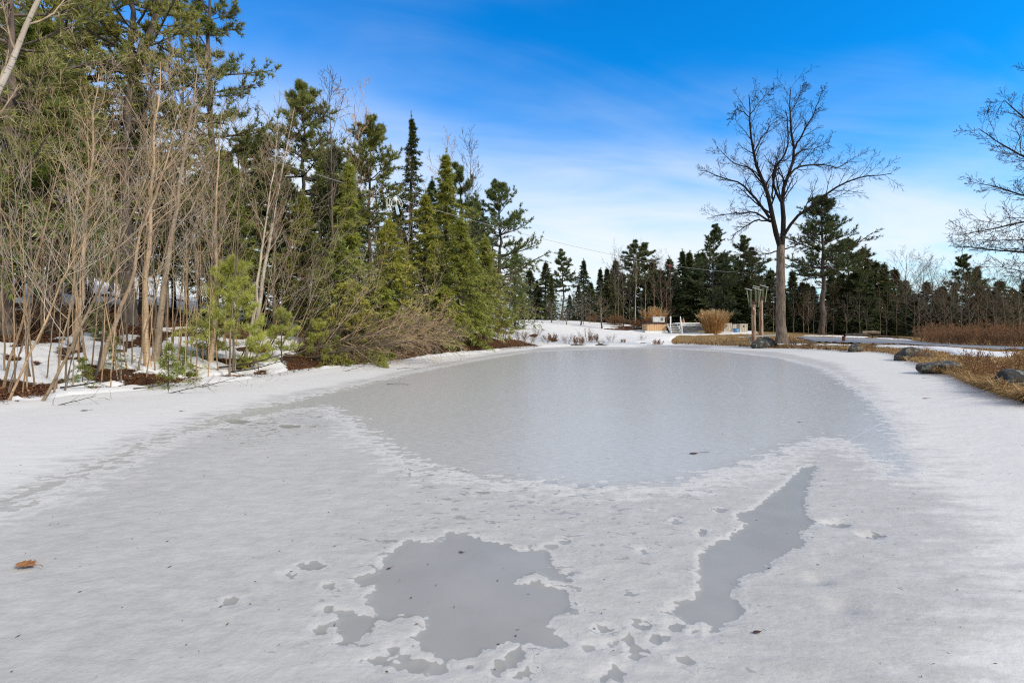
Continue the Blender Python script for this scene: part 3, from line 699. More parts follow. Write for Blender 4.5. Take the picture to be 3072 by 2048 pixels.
ev(hemlock, 'hemlock', 1455, 38, 700, 'hemlock low on the bank below the upswept pine', r=.15, width=.30, seed=66, bark=B_DARK, leaf=N_HEM, dens=1.4, clear=.2)
ev(hemlock, 'hemlock', 1545, 52, 735, 'last small hemlock where the wood meets the open snow', r=.14, width=.26, seed=67, bark=B_DARK, leaf=N_HEM, dens=1.3)
ev(hemlock, 'hemlock', 905, 27, 560, 'hemlock half hidden behind the peeling white birch', r=.15, width=.30, seed=68, bark=B_DARK, leaf=N_HEM, dens=1.3)
# deeper rows: a few shared shapes set out one by one
SH = [pine(17, .26, 71, B_PINE, N_PINE, .22, .24, 9, dens=1.9, nw=.05), pine(19, .28, 72, B_PINE, N_PINE2, .26, .22, 9, dens=1.9, nw=.05),
      hemlock(15, .2, 73, B_DARK, N_HEM, .06, .25, 1.25, .34, .055), hemlock(13, .18, 74, B_DARK, N_HEMD, .05, .28, 1.3, .34, .055), hemlock(8, .12, 75, B_DARK, N_HEM, .04, .32, 1.4, .34, .055), hemlock(15, .2, 76, B_DARK, N_HEM, .22, .25, 1.25, .34, .055), hemlock(13, .18, 77, B_DARK, N_HEM, .24, .28, 1.3, .34, .055), hemlock(9, .13, 78, B_DARK, N_HEM, .26, .32, 1.4, .34, .055)]
MARKS = [(15, 'the broad dark pine trunk'), (165, 'the dense tall pine'), (250, 'the feathery pine'), (388, 'the two-leader pine'), (632, 'the ragged pine against the sky'), (780, 'the peeling white birch'),
         (905, 'the open-crowned pine'), (1042, 'the slim yellow-green evergreen'), (1108, 'the round-topped pine'), (1236, 'the spire-shaped hemlock'), (1392, 'the flat-topped dark pine'), (1492, 'the upswept pine')]
ORD = ['first', 'second', 'third', 'fourth', 'fifth', 'sixth', 'seventh', 'eighth', 'ninth', 'tenth', 'eleventh', 'twelfth', 'thirteenth', 'fourteenth', 'fifteenth', 'sixteenth']
def sequence(items, marks, fmt):
    """say each one's place in the row: counted among its like from the landmark before it.  items: (px, what it looks like)"""
    cnt = {}; out = {}
    for k, (px, look) in sorted(enumerate(items), key=lambda e: e[1][0]):
        a = max((m for m in marks if m[0] <= px), default=None, key=lambda m: m[0]); b = min((m for m in marks if m[0] > px), default=None, key=lambda m: m[0])
        key = (a, look); c = cnt.get(key, 0); cnt[key] = c + 1
        out[k] = fmt.format(look, f'{ORD[c]} before {b[1]}' if a is None else f'{ORD[c]} past {a[1]}')
    return [out[i] for i in range(len(items))]
BACK = [(-130,22,0),(-60,28,1),(60,30,2),(110,20,3),(205,34,1),(90,40,0),(330,38,3),(520,30,4),(690,33,2),(735,40,0),(790,30,3),(830,37,2),
        (860,44,1),(960,34,2),(985,42,0),(1010,30,3),(1075,40,2),(1150,31,4),(1190,45,3),(1330,46,1),(1340,36,2),(1430,46,3),(1470,42,4),(30,24,4),(270,26,4),(600,30,4),(690,26,4),(1415,33,4),(-220,30,2),(420,27,3),(150,17.5,4)]
BSC = {20.: .9}
labs = sequence([(b[0], ('tall feathery pine', 'tall dark pine', 'green hemlock', 'dark pointed hemlock', 'low bushy hemlock')[b[2]]) for b in BACK], MARKS, '{} deep in the wood, {}')
gb = np.random.default_rng(8)
for (px, Y, k), lb in zip(BACK, labs):
    x, y = at(px, Y)
    s = gb.uniform(.85, 1.12)
    if px > 650: s *= (.80, .72, .80, .85, .95)[k]
    if px > 1050 and k < 2: s *= .85
    plant(SH[k + 3 if (k > 1 and px < 780) else k], 'background_pine' if k < 2 else 'background_hemlock', x, y, lb, 'tree', 'evergreens deep in the west wood', gb.random() * 6.28, s)
# low understorey: young white pines with bright soft needles, hemlock seedlings
def ypine(h, seed):
    g = np.random.default_rng(seed)
    tr = trunk_line(h, .03, 12, (0, 0), .04, g, .15, .2)
    n = int(h * 11); rel = np.sort(np.round((np.arange(n) + .5) / n * h * 2.6) / (h * 2.6)); lev = .18 + .8 * rel
    f = np.clip(lev, 0, .99) * 11; i = f.astype(int); S = tr[0][0, i]
    L = h * .42 * (1 - rel * .8) * g.uniform(.6, 1.15, n); az = np.arange(n) * 2.4 + g.normal(0, .4, n); el = .1 + .6 * rel + g.normal(0, .1, n)
    br = curve(S, np.stack([np.cos(az) * np.cos(el), np.sin(az) * np.cos(el), np.sin(el)], 1), L, np.full(n, .009), 6, .09, .08, g, .4)
    s2 = grow(br, 6, 4, .3, 1, 48, .36, .7, .1, .06, g, flat=.5, rmin=.003)
    a, b = along(s2, 5, .2, 1, g); c, d = along(br, 8, .35, 1, g); e, f2 = along(tr, 5, .8, 1, g)
    v, q = tubes([(tr[0], tr[1], 6), (br[0], br[1], 3), (s2[0], s2[1], 3)])
    V, T, ti = blades(np.concatenate([a, c, e]), np.concatenate([b, d, f2]) + [0, 0, .2], 11, .17, .011, .65, g)
    return dict(trunk=mesh_np('trunk', v, q, None, None, B_GREY, True), crown=mesh_np('crown', V, None, T, dict(tint=ti), N_YOUNG))
YP = [ypine(3.1, 5), ypine(2.2, 6)]
for px, py, Y, k, s, lb in [(700,1005,15.8,0,1.25,'bright yellow-green young pine with soft long needles, the fullest on the snowy bank'),(845,1010,18.5,1,1.0,'bright young pine between the fullest young pine and the arching bare stems'),
                       (650,1020,17.2,1,.85,'small bright young pine tucked behind the fullest young pine'),(775,1030,16.8,1,.66,'shortest bright young pine, low over the snow at the start of the bank'),(955,1025,20,1,.85,'bright young pine among the arching bare stems'),
                       (1518,1000,41,1,1.25,'small bright green pine at the snowy end of the wood')]:
    x, y = at(px, Y); plant(YP[k], 'young_pine', x, y, lb, 'tree', 'bright young pines on the bank', px * .1, s)
SEED = [hemlock(1.3, .018, 91, B_DARK, N_HEM, .12, .50, 2.2, .075, .016, 5, limb=7), hemlock(1.0, .015, 92, B_DARK, N_HEM, .12, .55, 2.4, .075, .016, 5, limb=7)]
for px, py, k, s, lb in [(505,1168,0,1.05,'hemlock seedling with dark flat sprays in front of the brown leaf mound'),(548,1120,1,1.0,'hemlock seedling directly behind the one in front of the leaf mound'),(340,1115,0,.85,'hemlock seedling beside the straight yellow birch on open snow'),
                    (248,1150,1,.75,'small sparse hemlock seedling on the snow nearest the pond edge'),(600,1075,0,1.05,'hemlock seedling at the foot of the fullest young pine'),(295,1020,1,1.5,'hemlock seedling with yellowish sprays under the feathery pine'),(1010,1080,1,1.2,'hemlock seedling beside the brush pile')]:
    x, y = hit(px, py); plant(SEED[k], 'hemlock_seedling', x, y, lb, 'seedling', 'hemlock seedlings on the snow', px * .3, s)

# ------------------------------------------------------------------ birches and leafless saplings on the bank
def lean_to(kind, name, bx, by, tx, ty, Y, label, cat_, group, h, rz=0.0):
    """stand a stem of height h so that it leans from one photo point towards another"""
    a = math.atan2((tx - bx), (by - ty)); x, y = at(bx, Y)
    o = plant(kind, name, x, y, label, cat_, group, rz)
    o.rotation_euler = (0, 0, 0); o.rotation_mode = 'QUATERNION'
    from mathutils import Quaternion
    o.rotation_quaternion = Quaternion((0, 1, 0), a) @ Quaternion((0, 0, 1), rz)
    return o
WB = bare(11.5, .100, 101, B_BIRCH, B_TWIG, .45, 9, .22, 35, 6, 5, wan=.08, twan=.03)
lean_to(WB, 'white_birch', -390, 1130, 105, 0, 9.9, 'white birch with clean pale bark leaning across the corner of the wood', 'tree', None, 10)
YB = dict(bark=B_YB, twig=B_TWIG)
lean_to(bare(8.6, .085, 102, B_YB, B_TWIG, .42, 20, .34, 36, 7, 5, twan=.05), 'yellow_birch', 226, 1030, 268, 380, 15.5, 'straight yellow birch with tan peeling bark rising from the snow', 'tree', None, 8)
lean_to(bare(8.8, .085, 103, B_YB, B_TWIG, .40, 20, .34, 36, 7, 5, twan=.06), 'yellow_birch', 445, 1040, 475, 420, 14.6, 'yellow birch with curling bark growing from the leaf mound beside the two-leader pine', 'tree', None, 8)
lean_to(bare(9.4, .10, 104, B_YB, B_TWIG, .42, 20, .34, 36, 7, 5, twan=.06), 'yellow_birch', 462, 1045, 545, 320, 15.4, 'tall yellow birch leaning east from the same leaf mound', 'tree', None, 8)
lean_to(bare(8.6, .075, 105, B_YB, B_TWIG, .36, 20, .34, 36, 7, 5, twan=.04), 'yellow_birch', 631, 1030, 655, 560, 16.4, 'upright tan birch behind the fullest young pine', 'tree', None, 8)
lean_to(bare(10.3, .10, 106, B_BIRCH, B_BROWN, .35, 16, .28, 40, 6, 5, twan=.05), 'white_birch', 762, 960, 872, 340, 22, 'peeling white birch with a ragged broken top leaning east', 'tree', None, 10)
lean_to(bare(8.5, .06, 107, B_BIRCH, B_TWIG, .4, 16, .3, 36, 6, 5, twan=.06), 'white_birch', 735, 1000, 800, 560, 17.5, 'thin pale birch rising through the fullest young pine', 'tree', None, 8)
lean_to(bare(7.5, .06, 108, B_YB, B_TWIG, .4, 16, .3, 36, 6, 5, twan=.07), 'yellow_birch', 300, 1090, 420, 640, 13.6, 'bent tan birch slanting east in front of the two-leader pine', 'tree', None, 8)
SP = [bare(6.8, .028, 111, B_SAP, B_TWIG, .30, 11, .42, 38, 5, 2, twan=.045, wan=.06, rmin=.0030), bare(6.0, .024, 112, B_SAP, B_TWIG2, .30, 10, .46, 40, 5, 2, twan=.055, wan=.06, rmin=.0030), bare(7.8, .032, 113, B_GREY, B_TWIG3, .36, 11, .38, 36, 5, 2, twan=.045, wan=.06, rmin=.0030),
      bare(4.8, .020, 114, B_SAP, B_TWIG2, .24, 10, .48, 42, 5, 3, twan=.07, wan=.07, rmin=.0030), bare(6.0, .026, 115, B_GREY, B_TWIG3, .22, 9, .46, 44, 5, 2, twan=.06, wan=.06, multi=2, rmin=.0030), bare(5.6, .020, 116, B_SAP, B_TWIG2, .25, 8, .42, 38, 5, 2, twan=.06, wan=.06, multi=3, spread=.14, rmin=.0030),
      bare(3.8, .014, 117, B_GREY, B_TWIG3, .2, 10, .48, 42, 5, 3, twan=.10, wan=.08, multi=2, rmin=.0030),
      bare(5.6, .017, 118, B_SAP, B_TWIG2, .35, 7, .26, 34, 4, 2, twan=.05, wan=.06, rmin=.0030)]
# (base pixel, kind, lean in degrees towards the east, size)
SAPS = [(15,1120,7,2,1.1),(68,1180,7,6,.8),(105,1150,7,-1,1.1),(170,1165,7,3,.9),(220,1165,7,-2,.9),(275,1110,7,3,1.1),(330,1165,7,1,.8),(380,1120,7,-2,1.1),(425,1085,7,3,1.2),(465,1125,7,0,1.0),(515,1085,7,4,1.1),(555,1140,7,1,.8),(610,1100,7,-2,1.1),(650,1085,7,3,1.1),(705,1120,7,4,.8),(770,1060,7,8,1.1),(20,1180,6,8,1.0),(190,1185,6,6,.9),(365,1150,6,-3,1.0),(545,1110,6,5,1.0),(45,1140,7,3,1.0),(82,1165,7,-2,1.0),(140,1135,7,4,.9),(240,1120,7,1,1.1),(305,1150,7,2,.9),(355,1140,7,-3,1.0),(395,1105,7,2,1.1),(440,1140,7,4,.95),(500,1110,7,-1,1.0),(530,1135,7,3,.9),(590,1120,7,2,1.0),(625,1140,7,5,.8),(680,1100,7,0,.9),(745,1110,7,6,.9),(575,1060,7,2,1.2),(815,1085,7,10,.9),(12,1165,0,20,1.0),(30,1205,1,25,1.0),(92,1130,2,3,1.0),(118,1212,0,26,1.05),(160,1190,3,14,1.0),(195,1150,3,1,1.15),(262,1095,0,-4,1.1),(285,1125,2,12,1.0),
        (345,1080,0,2,1.0),(372,1060,2,4,1.05),(418,1128,1,12,1.05),(487,1075,2,1,1.05),(520,1045,0,14,1.0),(540,1080,1,10,1.0),(572,1110,3,2,1.1),(655,1120,3,-2,1.0),(665,1050,0,4,1.1),
        (690,1130,2,3,.95),(715,1085,1,22,1.0),(790,1075,4,24,1.1),(800,1040,0,16,1.0),(830,1050,2,26,1.05),(870,1060,5,30,1.0),(905,1045,4,28,.95),(940,1060,5,36,.85),(985,1050,1,30,.85),
        (1040,1040,5,26,.75),(1090,1035,0,12,.9),(1130,1050,4,24,.65),(1190,1030,2,6,1.15),(1215,1050,5,18,.7),(1270,1045,1,10,.9),(1330,1035,6,10,1.2),(1345,1030,3,14,1.1),(1400,1035,6,18,1.2),(1440,1032,0,10,.9),
        (1465,1025,5,16,.9),(1490,1022,6,20,1.4),(1510,1015,4,22,.9),(1530,1012,0,24,.8),(1565,1005,3,18,.8),
        (-120,1120,4,18,1.15),(-20,1060,2,10,1.0),(20,1010,4,2,1.1),(130,1005,0,6,1.1),(175,990,2,4,1.05),(400,980,0,10,1.1),
        (590,990,1,18,1.05),(725,985,4,14,1.0),(770,985,2,20,1.1),(850,1000,5,24,1.1),(470,1010,6,8,1.3),(110,1050,6,16,1.4),(235,1080,6,20,1.3),(625,1085,6,12,1.3),(760,1110,6,30,1.2)]
SM = [(225, 'the straight yellow birch'), (388, 'the two-leader pine'), (463, 'the tall leaning yellow birch'), (631, 'the upright tan birch'), (762, 'the peeling white birch'), (905, 'the open-crowned pine'), (1042, 'the slim yellow-green evergreen'), (1236, 'the spire-shaped hemlock'), (1380, 'the broad dark hemlock')]
def lean_word(k, ln, s): return ('upright' if ln < 6 else 'slightly leaning' if ln < 14 else 'slanting' if ln < 23 else 'steeply slanting') + (' forked', ' wiry', ' grey', ' short', ' twin-stemmed', ' clumped', ' twiggy low', ' pole-thin')[k]
labs = sequence([(s[0], lean_word(s[2], s[3], s[4])) for s in SAPS], SM, '{} leafless sapling, {}')
for (px, py, k, ln, s), lb in zip(SAPS, labs):
    x, y = hit(px, py)
    o = plant(SP[k], 'bare_sapling', x, y, lb, 'tree', 'leafless saplings on the wooded bank', 0, s)
    from mathutils import Quaternion
    o.rotation_mode = 'QUATERNION'; o.rotation_quaternion = Quaternion((0, 1, 0), rad(ln)) @ Quaternion((1, 0, 0), rad((px * 7 % 11) - 3)) @ Quaternion((0, 0, 1), px * .37)
# taller leafless trees whose tops show above the evergreens
TB = [bare(15, .11, 121, B_GREY, B_GREY, .45, 22, .28, 28, 7, 4, twan=.06, rmin=.012), bare(14, .10, 122, B_GREY, B_TWIG, .4, 20, .32, 34, 7, 4, twan=.08, rmin=.012)]
for px, Y, top, k, lb in [(1000,28,250,0,'tall leafless tree with thin upright twigs beside the open-crowned pine'),(1058,33,310,1,'leafless tree with twiggy top between the slim evergreen and the round-topped pine'),(1330,43,445,1,'leafless tree with a fine domed top above the broad dark hemlock'),
                          (1405,40,430,0,'thin leafless tree rising through the flat-topped dark pine'),(560,30,60,0,'tall leafless tree seen just before the ragged pine'),(715,27,330,1,'spreading leafless tree filling the gap past the ragged pine'),(500,24,220,1,'leafless tree between the two-leader pine and the ragged pine'),
                          (1555,55,760,1,'leafless tree at the open end of the wood'),(820,26,380,1,'twiggy leafless tree beside the peeling birch top'),(640,22,430,1,'spreading leafless tree in front of the ragged pine')]:
    x, y = at(px, Y); z = sz(x, y); s = (topz(top, Y) - z) / (15 if k == 0 else 14)
    plant(TB[k], 'bare_tree', x, y, lb, 'tree', None, px, s)
# ------------------------------------------------------------------ far tree line
FAR = [hemlock(12, .2, 201, B_DARK, N_FAR, .03, .33, 1.6, .36, .075, 6, point=.9, limb=6), hemlock(12, .2, 202, B_DARK, N_HEMD, .03, .28, 1.5, .36, .075, 6, point=.75, limb=6), hemlock(12, .2, 203, B_DARK, N_FAR2, .03, .38, 1.6, .36, .075, 6, point=1.0, limb=6),
       pine(14, .24, 204, B_PINE, N_FAR2, .30, .24, 7, dens=1.5, needle=.3, nw=.07), pine(14, .22, 205, B_PINE, N_FAR2, .42, .20, 7, dens=1.5, needle=.3, nw=.07), pine(13, .24, 206, B_PINE, N_FAR, .15, .28, 7, dens=1.8, needle=.3, nw=.07)]
FB = [bare(12, .10, 211, B_GREY, B_GREY, .35, 18, .34, 32, 5, 3, rmin=.010, twan=.04, wan=.07), bare(11, .09, 212, B_GREY, B_GREY, .25, 20, .40, 38, 6, 4, rmin=.010, twan=.06, wan=.08), bare(9, .07, 213, B_BROWN, B_BROWN, .15, 24, .36, 36, 6, 4, rmin=.011, twan=.04, wan=.07),
      bare(11, .08, 214, B_BIRCH, B_GREY, .45, 14, .3, 32, 5, 4, rmin=.010, twan=.04, wan=.07),
      bare(11, .13, 215, B_GREY, B_GREY, .18, 18, .55, 50, 8, 5, rmin=.011, twan=.10, wan=.12)]
# pixel column, distance, photo row of the top, shape, own label
FT = [(1684,66,748,4,'far pine with an open layered crown standing clear behind the apple trees'),(1636,70,800,0,None),(1610,72,830,1,None),(1655,64,818,1,'dark pointed evergreen just before the far open-crowned pine'),(1590,70,850,0,None),(1710,70,850,2,None),
      (1752,69,772,0,'broad dark evergreen behind the row of apple trees'),(1735,66,850,2,'lighter green evergreen low in front of the broad dark one'),(1800,72,786,1,None),(1822,70,790,1,None),(1845,72,782,0,None),(1775,66,850,2,None),(1868,70,820,0,None),
      (1908,68,722,4,'tall slim pine with a small dark head on a pale bare trunk'),(1932,70,757,3,None),(1958,71,782,0,None),(1985,72,790,1,None),(1890,72,830,1,None),(1945,67,850,0,None),(2010,68,800,2,None),
      (2048,70,742,0,'dark pointed evergreen under the red cable trolley'),(2068,72,748,1,None),(2030,70,800,0,None),(2092,68,778,1,None),(2110,72,770,0,None),
      (2142,63,678,5,'large dark pine with pale green lower boughs behind the ornamental grass'),(2172,68,740,0,None),(2120,66,820,2,None),(2190,66,800,1,None),(2232,68,710,3,'pine with two pointed tops beside the large dark pine'),(2258,70,760,4,None),(2212,70,790,0,None),(2240,66,830,2,None),(2275,70,830,0,None),(2160,72,760,1,None),(2075,64,850,0,None),
      (2310,70,815,0,None),(2345,74,830,2,None),(2380,72,840,1,None),(2420,74,850,0,None),(2440,70,870,2,None),(2405,68,880,0,None),(2490,70,860,1,None),(2510,72,850,0,None),
      (2465,58,598,3,'lone tall pine with flat boughs behind the drive'),
      (2545,62,722,2,'broad olive-tinted evergreen east of the lone tall pine'),(2590,66,735,0,'broad dark evergreen beside the olive-tinted one'),(2625,64,760,0,None),(2655,66,790,1,None),(2685,68,830,0,None),(2560,60,860,2,None),(2610,60,850,0,None),(2520,64,820,0,None),
      (2895,56,766,5,'spreading dark evergreen behind the brown shrubs'),(2830,60,838,0,None),(2860,60,850,1,None),(2930,62,840,0,None),(2780,64,845,0,None),(2740,68,860,1,None),(2965,58,850,0,None),(3000,56,850,2,None),(3040,58,835,0,None),(3075,54,840,1,None),(2715,70,860,0,None),(2810,66,870,2,None),(3110,58,830,0,None),(2940,54,880,0,None),(2990,52,890,1,None),
      (2460,66,900,0,None),(2360,66,890,1,None),(1560,74,860,1,None),(1980,66,860,0,None),(1830,66,860,2,None),(2330,66,880,0,None),(2660,60,880,1,None),(2770,58,900,0,None),(2850,54,905,1,None),(3030,52,900,0,None)]
FM = [(1560, 'the last hemlock of the west wood'), (1684, 'the far open-crowned pine'), (1752, 'the broad dark evergreen by the apple trees'), (1908, 'the slim pale-trunked pine'), (2048, 'the evergreen under the red trolley'), (2142, 'the large dark pine'), (2232, 'the two-topped pine'), (2345, 'the big bare maple'), (2465, 'the lone tall pine'), (2590, 'the olive-tinted evergreen'), (2720, 'the bare oak over the drive'), (2895, 'the spreading evergreen')]
KW = ['pointed evergreen', 'narrow evergreen', 'bushy evergreen', 'pine', 'bare-stemmed pine', 'full pine']
rest = [f for f in FT if f[4] is None]
rl = iter(sequence([(f[0], KW[f[3]]) for f in rest], FM, 'far dark {}, {}'))
gf = np.random.default_rng(77)
for px, Y, top, k, lb in FT:
    if lb is None: top += gf.normal(-8, 22)
    x, y = at(px, Y); z = sz(x, y); s = (topz(top, Y) - z) / (12, 12, 12, 14, 14, 13)[k]
    kind = FAR[k]
    if 'olive' in (lb or ''): kind = hemlock(12, .2, 207, B_DARK, N_OLIVE, .1, .30, 1.3, .5, .11, 5, point=1.7, limb=6)
    if 'pale green lower' in (lb or ''): kind = pine(18, .3, 208, B_PINE, N_FAR2, .12, .27, 8, dens=1.9, needle=.3, nw=.07, dead=0); s = (topz(top, Y) - z) / 18
    if 'lone tall' in (lb or ''): kind = pine(16, .34, 209, B_PINE, N_FAR2, .42, .26, 8, dens=2.0, needle=.3, nw=.06, lean=(-.02, 0)); s = (topz(top, Y) - z) / 16
    w = 1.05 if lb else (gf.uniform(1.4, 2.0) if px > 2260 else gf.uniform(1.2, 1.9)) if k < 3 else gf.uniform(1.2, 1.5)
    o = plant(kind, 'far_evergreen' if k < 3 else 'far_pine', x, y, lb or next(rl), 'tree', None if lb else 'evergreens of the far tree line', gf.random() * 6.28, s)
    o.scale = (s * w, s * w, s)
FBL = [(1855,62,740,0,None),(1845,64,760,1,None),(1870,60,790,1,None),(1805,58,850,3,'forked pale birch behind the row of apple trees'),(1905,60,740,3,'straight white-trunked birch below the slim pine'),(1962,60,770,0,None),(1985,62,765,1,None),(2012,64,770,0,'leafless tree reaching up to the red cable trolley'),
       (1935,60,840,3,None),(2000,54,838,2,'reddish brown leafless tree behind the deck stairs'),(1720,66,820,0,None),(1770,60,870,1,None),(2285,62,800,1,None),(2320,58,850,2,None),(2380,60,840,1,None),(2410,58,830,2,None),(2440,60,850,1,None),(2500,60,850,2,None),
       (2425,50,880,1,'twisted leafless tree leaning beside the big bare maple'),(2540,50,880,1,'spreading leafless tree with drooping grey twigs at the back of the drive'),(2580,54,870,1,None),(2720,60,762,1,'leafless oak standing pale against the sky over the drive'),(2770,58,790,0,None),(2800,62,775,1,None),(2815,60,800,0,None),(2850,54,860,1,None),
       (2960,50,840,1,None),(3015,46,870,1,'grey leafless tree with a pale trunk among the brown shrubs'),(3060,48,820,0,None),(3095,46,850,1,None),(2690,58,830,0,None),(2745,54,850,1,None),(2640,56,860,0,None),(1640,66,850,0,None),(1690,60,880,1,None),(1750,58,880,0,None),(1925,58,880,0,None),(1890,56,860,1,None),(2790,50,850,1,None),(2755,55,800,1,None),(2905,50,800,1,None),(2990,48,805,1,None),(3055,47,800,1,None),(2850,52,815,1,None),(2835,48,862,1,None),(2882,47,880,1,None),(2935,47,860,0,None),(2985,44,890,1,None),(3042,44,880,1,None),(2600,50,900,1,None),(2478,48,905,1,None),(2660,52,880,1,None),(2905,50,870,0,None)]
rest = [f for f in FBL if f[4] is None]
rl = iter(sequence([(f[0], ('straight', 'spreading', 'reddish', 'pale-barked')[f[3]]) for f in rest], FM, 'far {} leafless tree, {}'))
for px, Y, top, k, lb in FBL:
    x, y = at(px, Y); z = sz(x, y); s = (topz(top, Y) - z) / (12, 11, 9, 11)[k]
    if px > 2680 and k == 1: k = 4
    plant(FB[k], 'far_bare_tree', x, y, lb or next(rl), 'tree', None if lb else 'leafless trees of the far tree line', px * .21, s)

# ------------------------------------------------------------------ the two big leafless trees: limbs traced, given depth, then branched
def traced_tree(limbs, conv, Y, seed, barkm, twigm, rr, n1, n2, n3, name, label, base):
    g = np.random.default_rng(seed); tr, ws = [], []
    L2 = []
    for pts, d0, d1, slope in limbs:
        p = np.array([conv(*a) for a in pts], float)
        s = np.concatenate([[0], np.cumsum(np.hypot(*np.diff(p, axis=0).T))]); k = 12
        q = np.linspace(0, s[-1], k); px = np.interp(q, s, p[:, 0]); py = np.interp(q, s, p[:, 1])
        px[1:-1] += g.normal(0, 1.3, k - 2); py[1:-1] += g.normal(0, 1.0, k - 2)
        yy = Y + slope * q * Y / F
        P = np.stack([(px - 1536) * yy / F, yy, EYE - (py - HZ) * yy / F], 1)[None]
        R = np.linspace(d0, d1, k)[None]
        L2.append((P, R))
    o0 = np.array([base[0], base[1], base[2]])
    L2 = [(P - o0, R) for P, R in L2]
    T = L2[0]; T[1][0, :2] *= [1.35, 1.12]
    tr = [(P, R, 10) for P, R in L2[:1]]
    main = cat(*L2[1:])
    b1 = grow(main, n1, 7, .18, 1.0, 42, .31, .45, .05, .13, g, rmin=rr, shape=.45)
    b2 = grow(b1, n2, 6, .2, 1.0, 40, .5, .6, .04, .15, g, rmin=rr)
    b3 = grow(b2, n3, 4, .25, 1.0, 40, .5, .7, .04, .15, g, rmin=rr * .8)
    t3 = grow(main, 14, 5, .3, 1.0, 45, .14, .3, .05, .14, g, rmin=rr)
    root = thing(name, tuple(base), label, 'tree')
    v, q = tubes(tr); link('trunk', mesh_np('trunk', v, q, None, None, barkm, True), root)
    v, q = tubes([(main[0], main[1], 8), (b1[0], b1[1], 4), (b2[0], b2[1], 3), (b3[0], b3[1], 3), (t3[0], t3[1], 3)])
    link('crown', mesh_np('crown', v, q, None, None, twigm, True), root)
    return root
c6 = lambda a, b: (2050 + a * .5613, 200 + b * .5613)
YS = 36.0
ms = YS / F * .5613            # metres per zoomed pixel
bx, by = at(2345, YS); b0 = (bx, by, sz(bx, by) - .1)
LM = [([(526,1478),(523,1300),(520,1100),(522,955)], .34, .26, 0),
      ([(518,965),(495,900),(480,820),(465,740),(440,650),(405,560),(380,480),(365,400),(352,300),(355,200),(350,150)], .19, .025, -.1),
      ([(526,965),(535,850),(530,740),(525,680),(545,620),(580,540),(598,450),(580,390),(572,300),(570,200),(575,110)], .19, .022, .12),
      ([(538,900),(590,815),(660,765),(720,720),(780,670),(840,630),(900,605),(960,582),(1040,585),(1115,570)], .11, .02, -.25),
      ([(462,810),(400,720),(340,650),(280,610),(200,590),(130,560),(85,555)], .10, .018, .3),
      ([(470,825),(420,800),(400,785),(350,775),(280,785),(150,795)], .075, .015, -.45),
      ([(468,830),(400,815),(340,850),(280,890),(255,930)], .06, .015, .5),
      ([(505,985),(470,995),(420,1005),(300,1010)], .05, .012, -.3),
      ([(540,975),(590,960),(640,920),(710,880)], .05, .012, .4),
      ([(522,720),(490,660),(480,600),(495,540),(530,480),(560,440),(560,360),(545,230)], .10, .018, -.3),
      ([(478,710),(480,620),(500,520),(520,450)], .07, .018, .5),
      ([(545,610),(600,540),(660,525),(740,520),(820,545),(920,480)], .08, .015, .35),
      ([(596,440),(640,350),(690,270),(745,130)], .07, .014, -.35),
      ([(590,480),(640,445),(700,440),(785,400)], .05, .012, .5),
      ([(430,630),(350,540),(270,520),(180,430)], .06, .012, -.5),
      ([(376,470),(420,380),(480,300),(540,270)], .05, .012, .4),
      ([(355,260),(390,210),(440,150),(490,100)], .035, .01, .3),
      ([(352,270),(320,240),(280,230),(255,285)], .035, .01, -.3),
      ([(570,250),(610,180),(650,90)], .035, .01, .3)]
traced_tree(LM, c6, YS, 301, B_BIG, B_DARKT, .009, 16, 8, 4, 'bare_maple', 'big leafless maple with a thick furrowed trunk standing on the grass beside the wooden posts', b0)
bx, by = at(3262, 30); b1_ = (bx, by, sz(bx, by) - .1)
LR = [([(3262,1030),(3255,850),(3250,700)], .36, .28, 0), ([(3250,700),(3245,560),(3235,420),(3200,250)], .26, .05, .1), ([(3250,730),(3170,745),(3090,760),(2980,750),(2860,735)], .10, .012, .1),
      ([(3250,660),(3150,655),(3060,668),(2960,690),(2875,705)], .09, .012, -.3), ([(3246,580),(3160,590),(3080,590),(2990,560),(2905,545)], .09, .012, .3), ([(3242,490),(3160,495),(3090,480),(3000,430),(2935,385)], .09, .012, -.2),
      ([(3238,430),(3160,400),(3090,370),(3010,300),(2985,350)], .08, .012, .35), ([(3250,770),(3170,790),(3100,820),(3000,800)], .07, .012, -.4), ([(3236,420),(3150,300),(3090,200)], .08, .012, .1), ([(3246,600),(3180,540),(3120,500),(3060,440)], .06, .012, -.5),
      ([(3250,720),(3160,700),(3060,720),(2930,720)], .07, .012, .5)]
traced_tree(LR, lambda a, b: (a, b), 30.0, 302, B_BIG, B_DARKT, .010, 17, 9, 4, 'bare_oak', 'large leafless tree whose dark outspread limbs reach in over the drive at the picture edge', b1_)
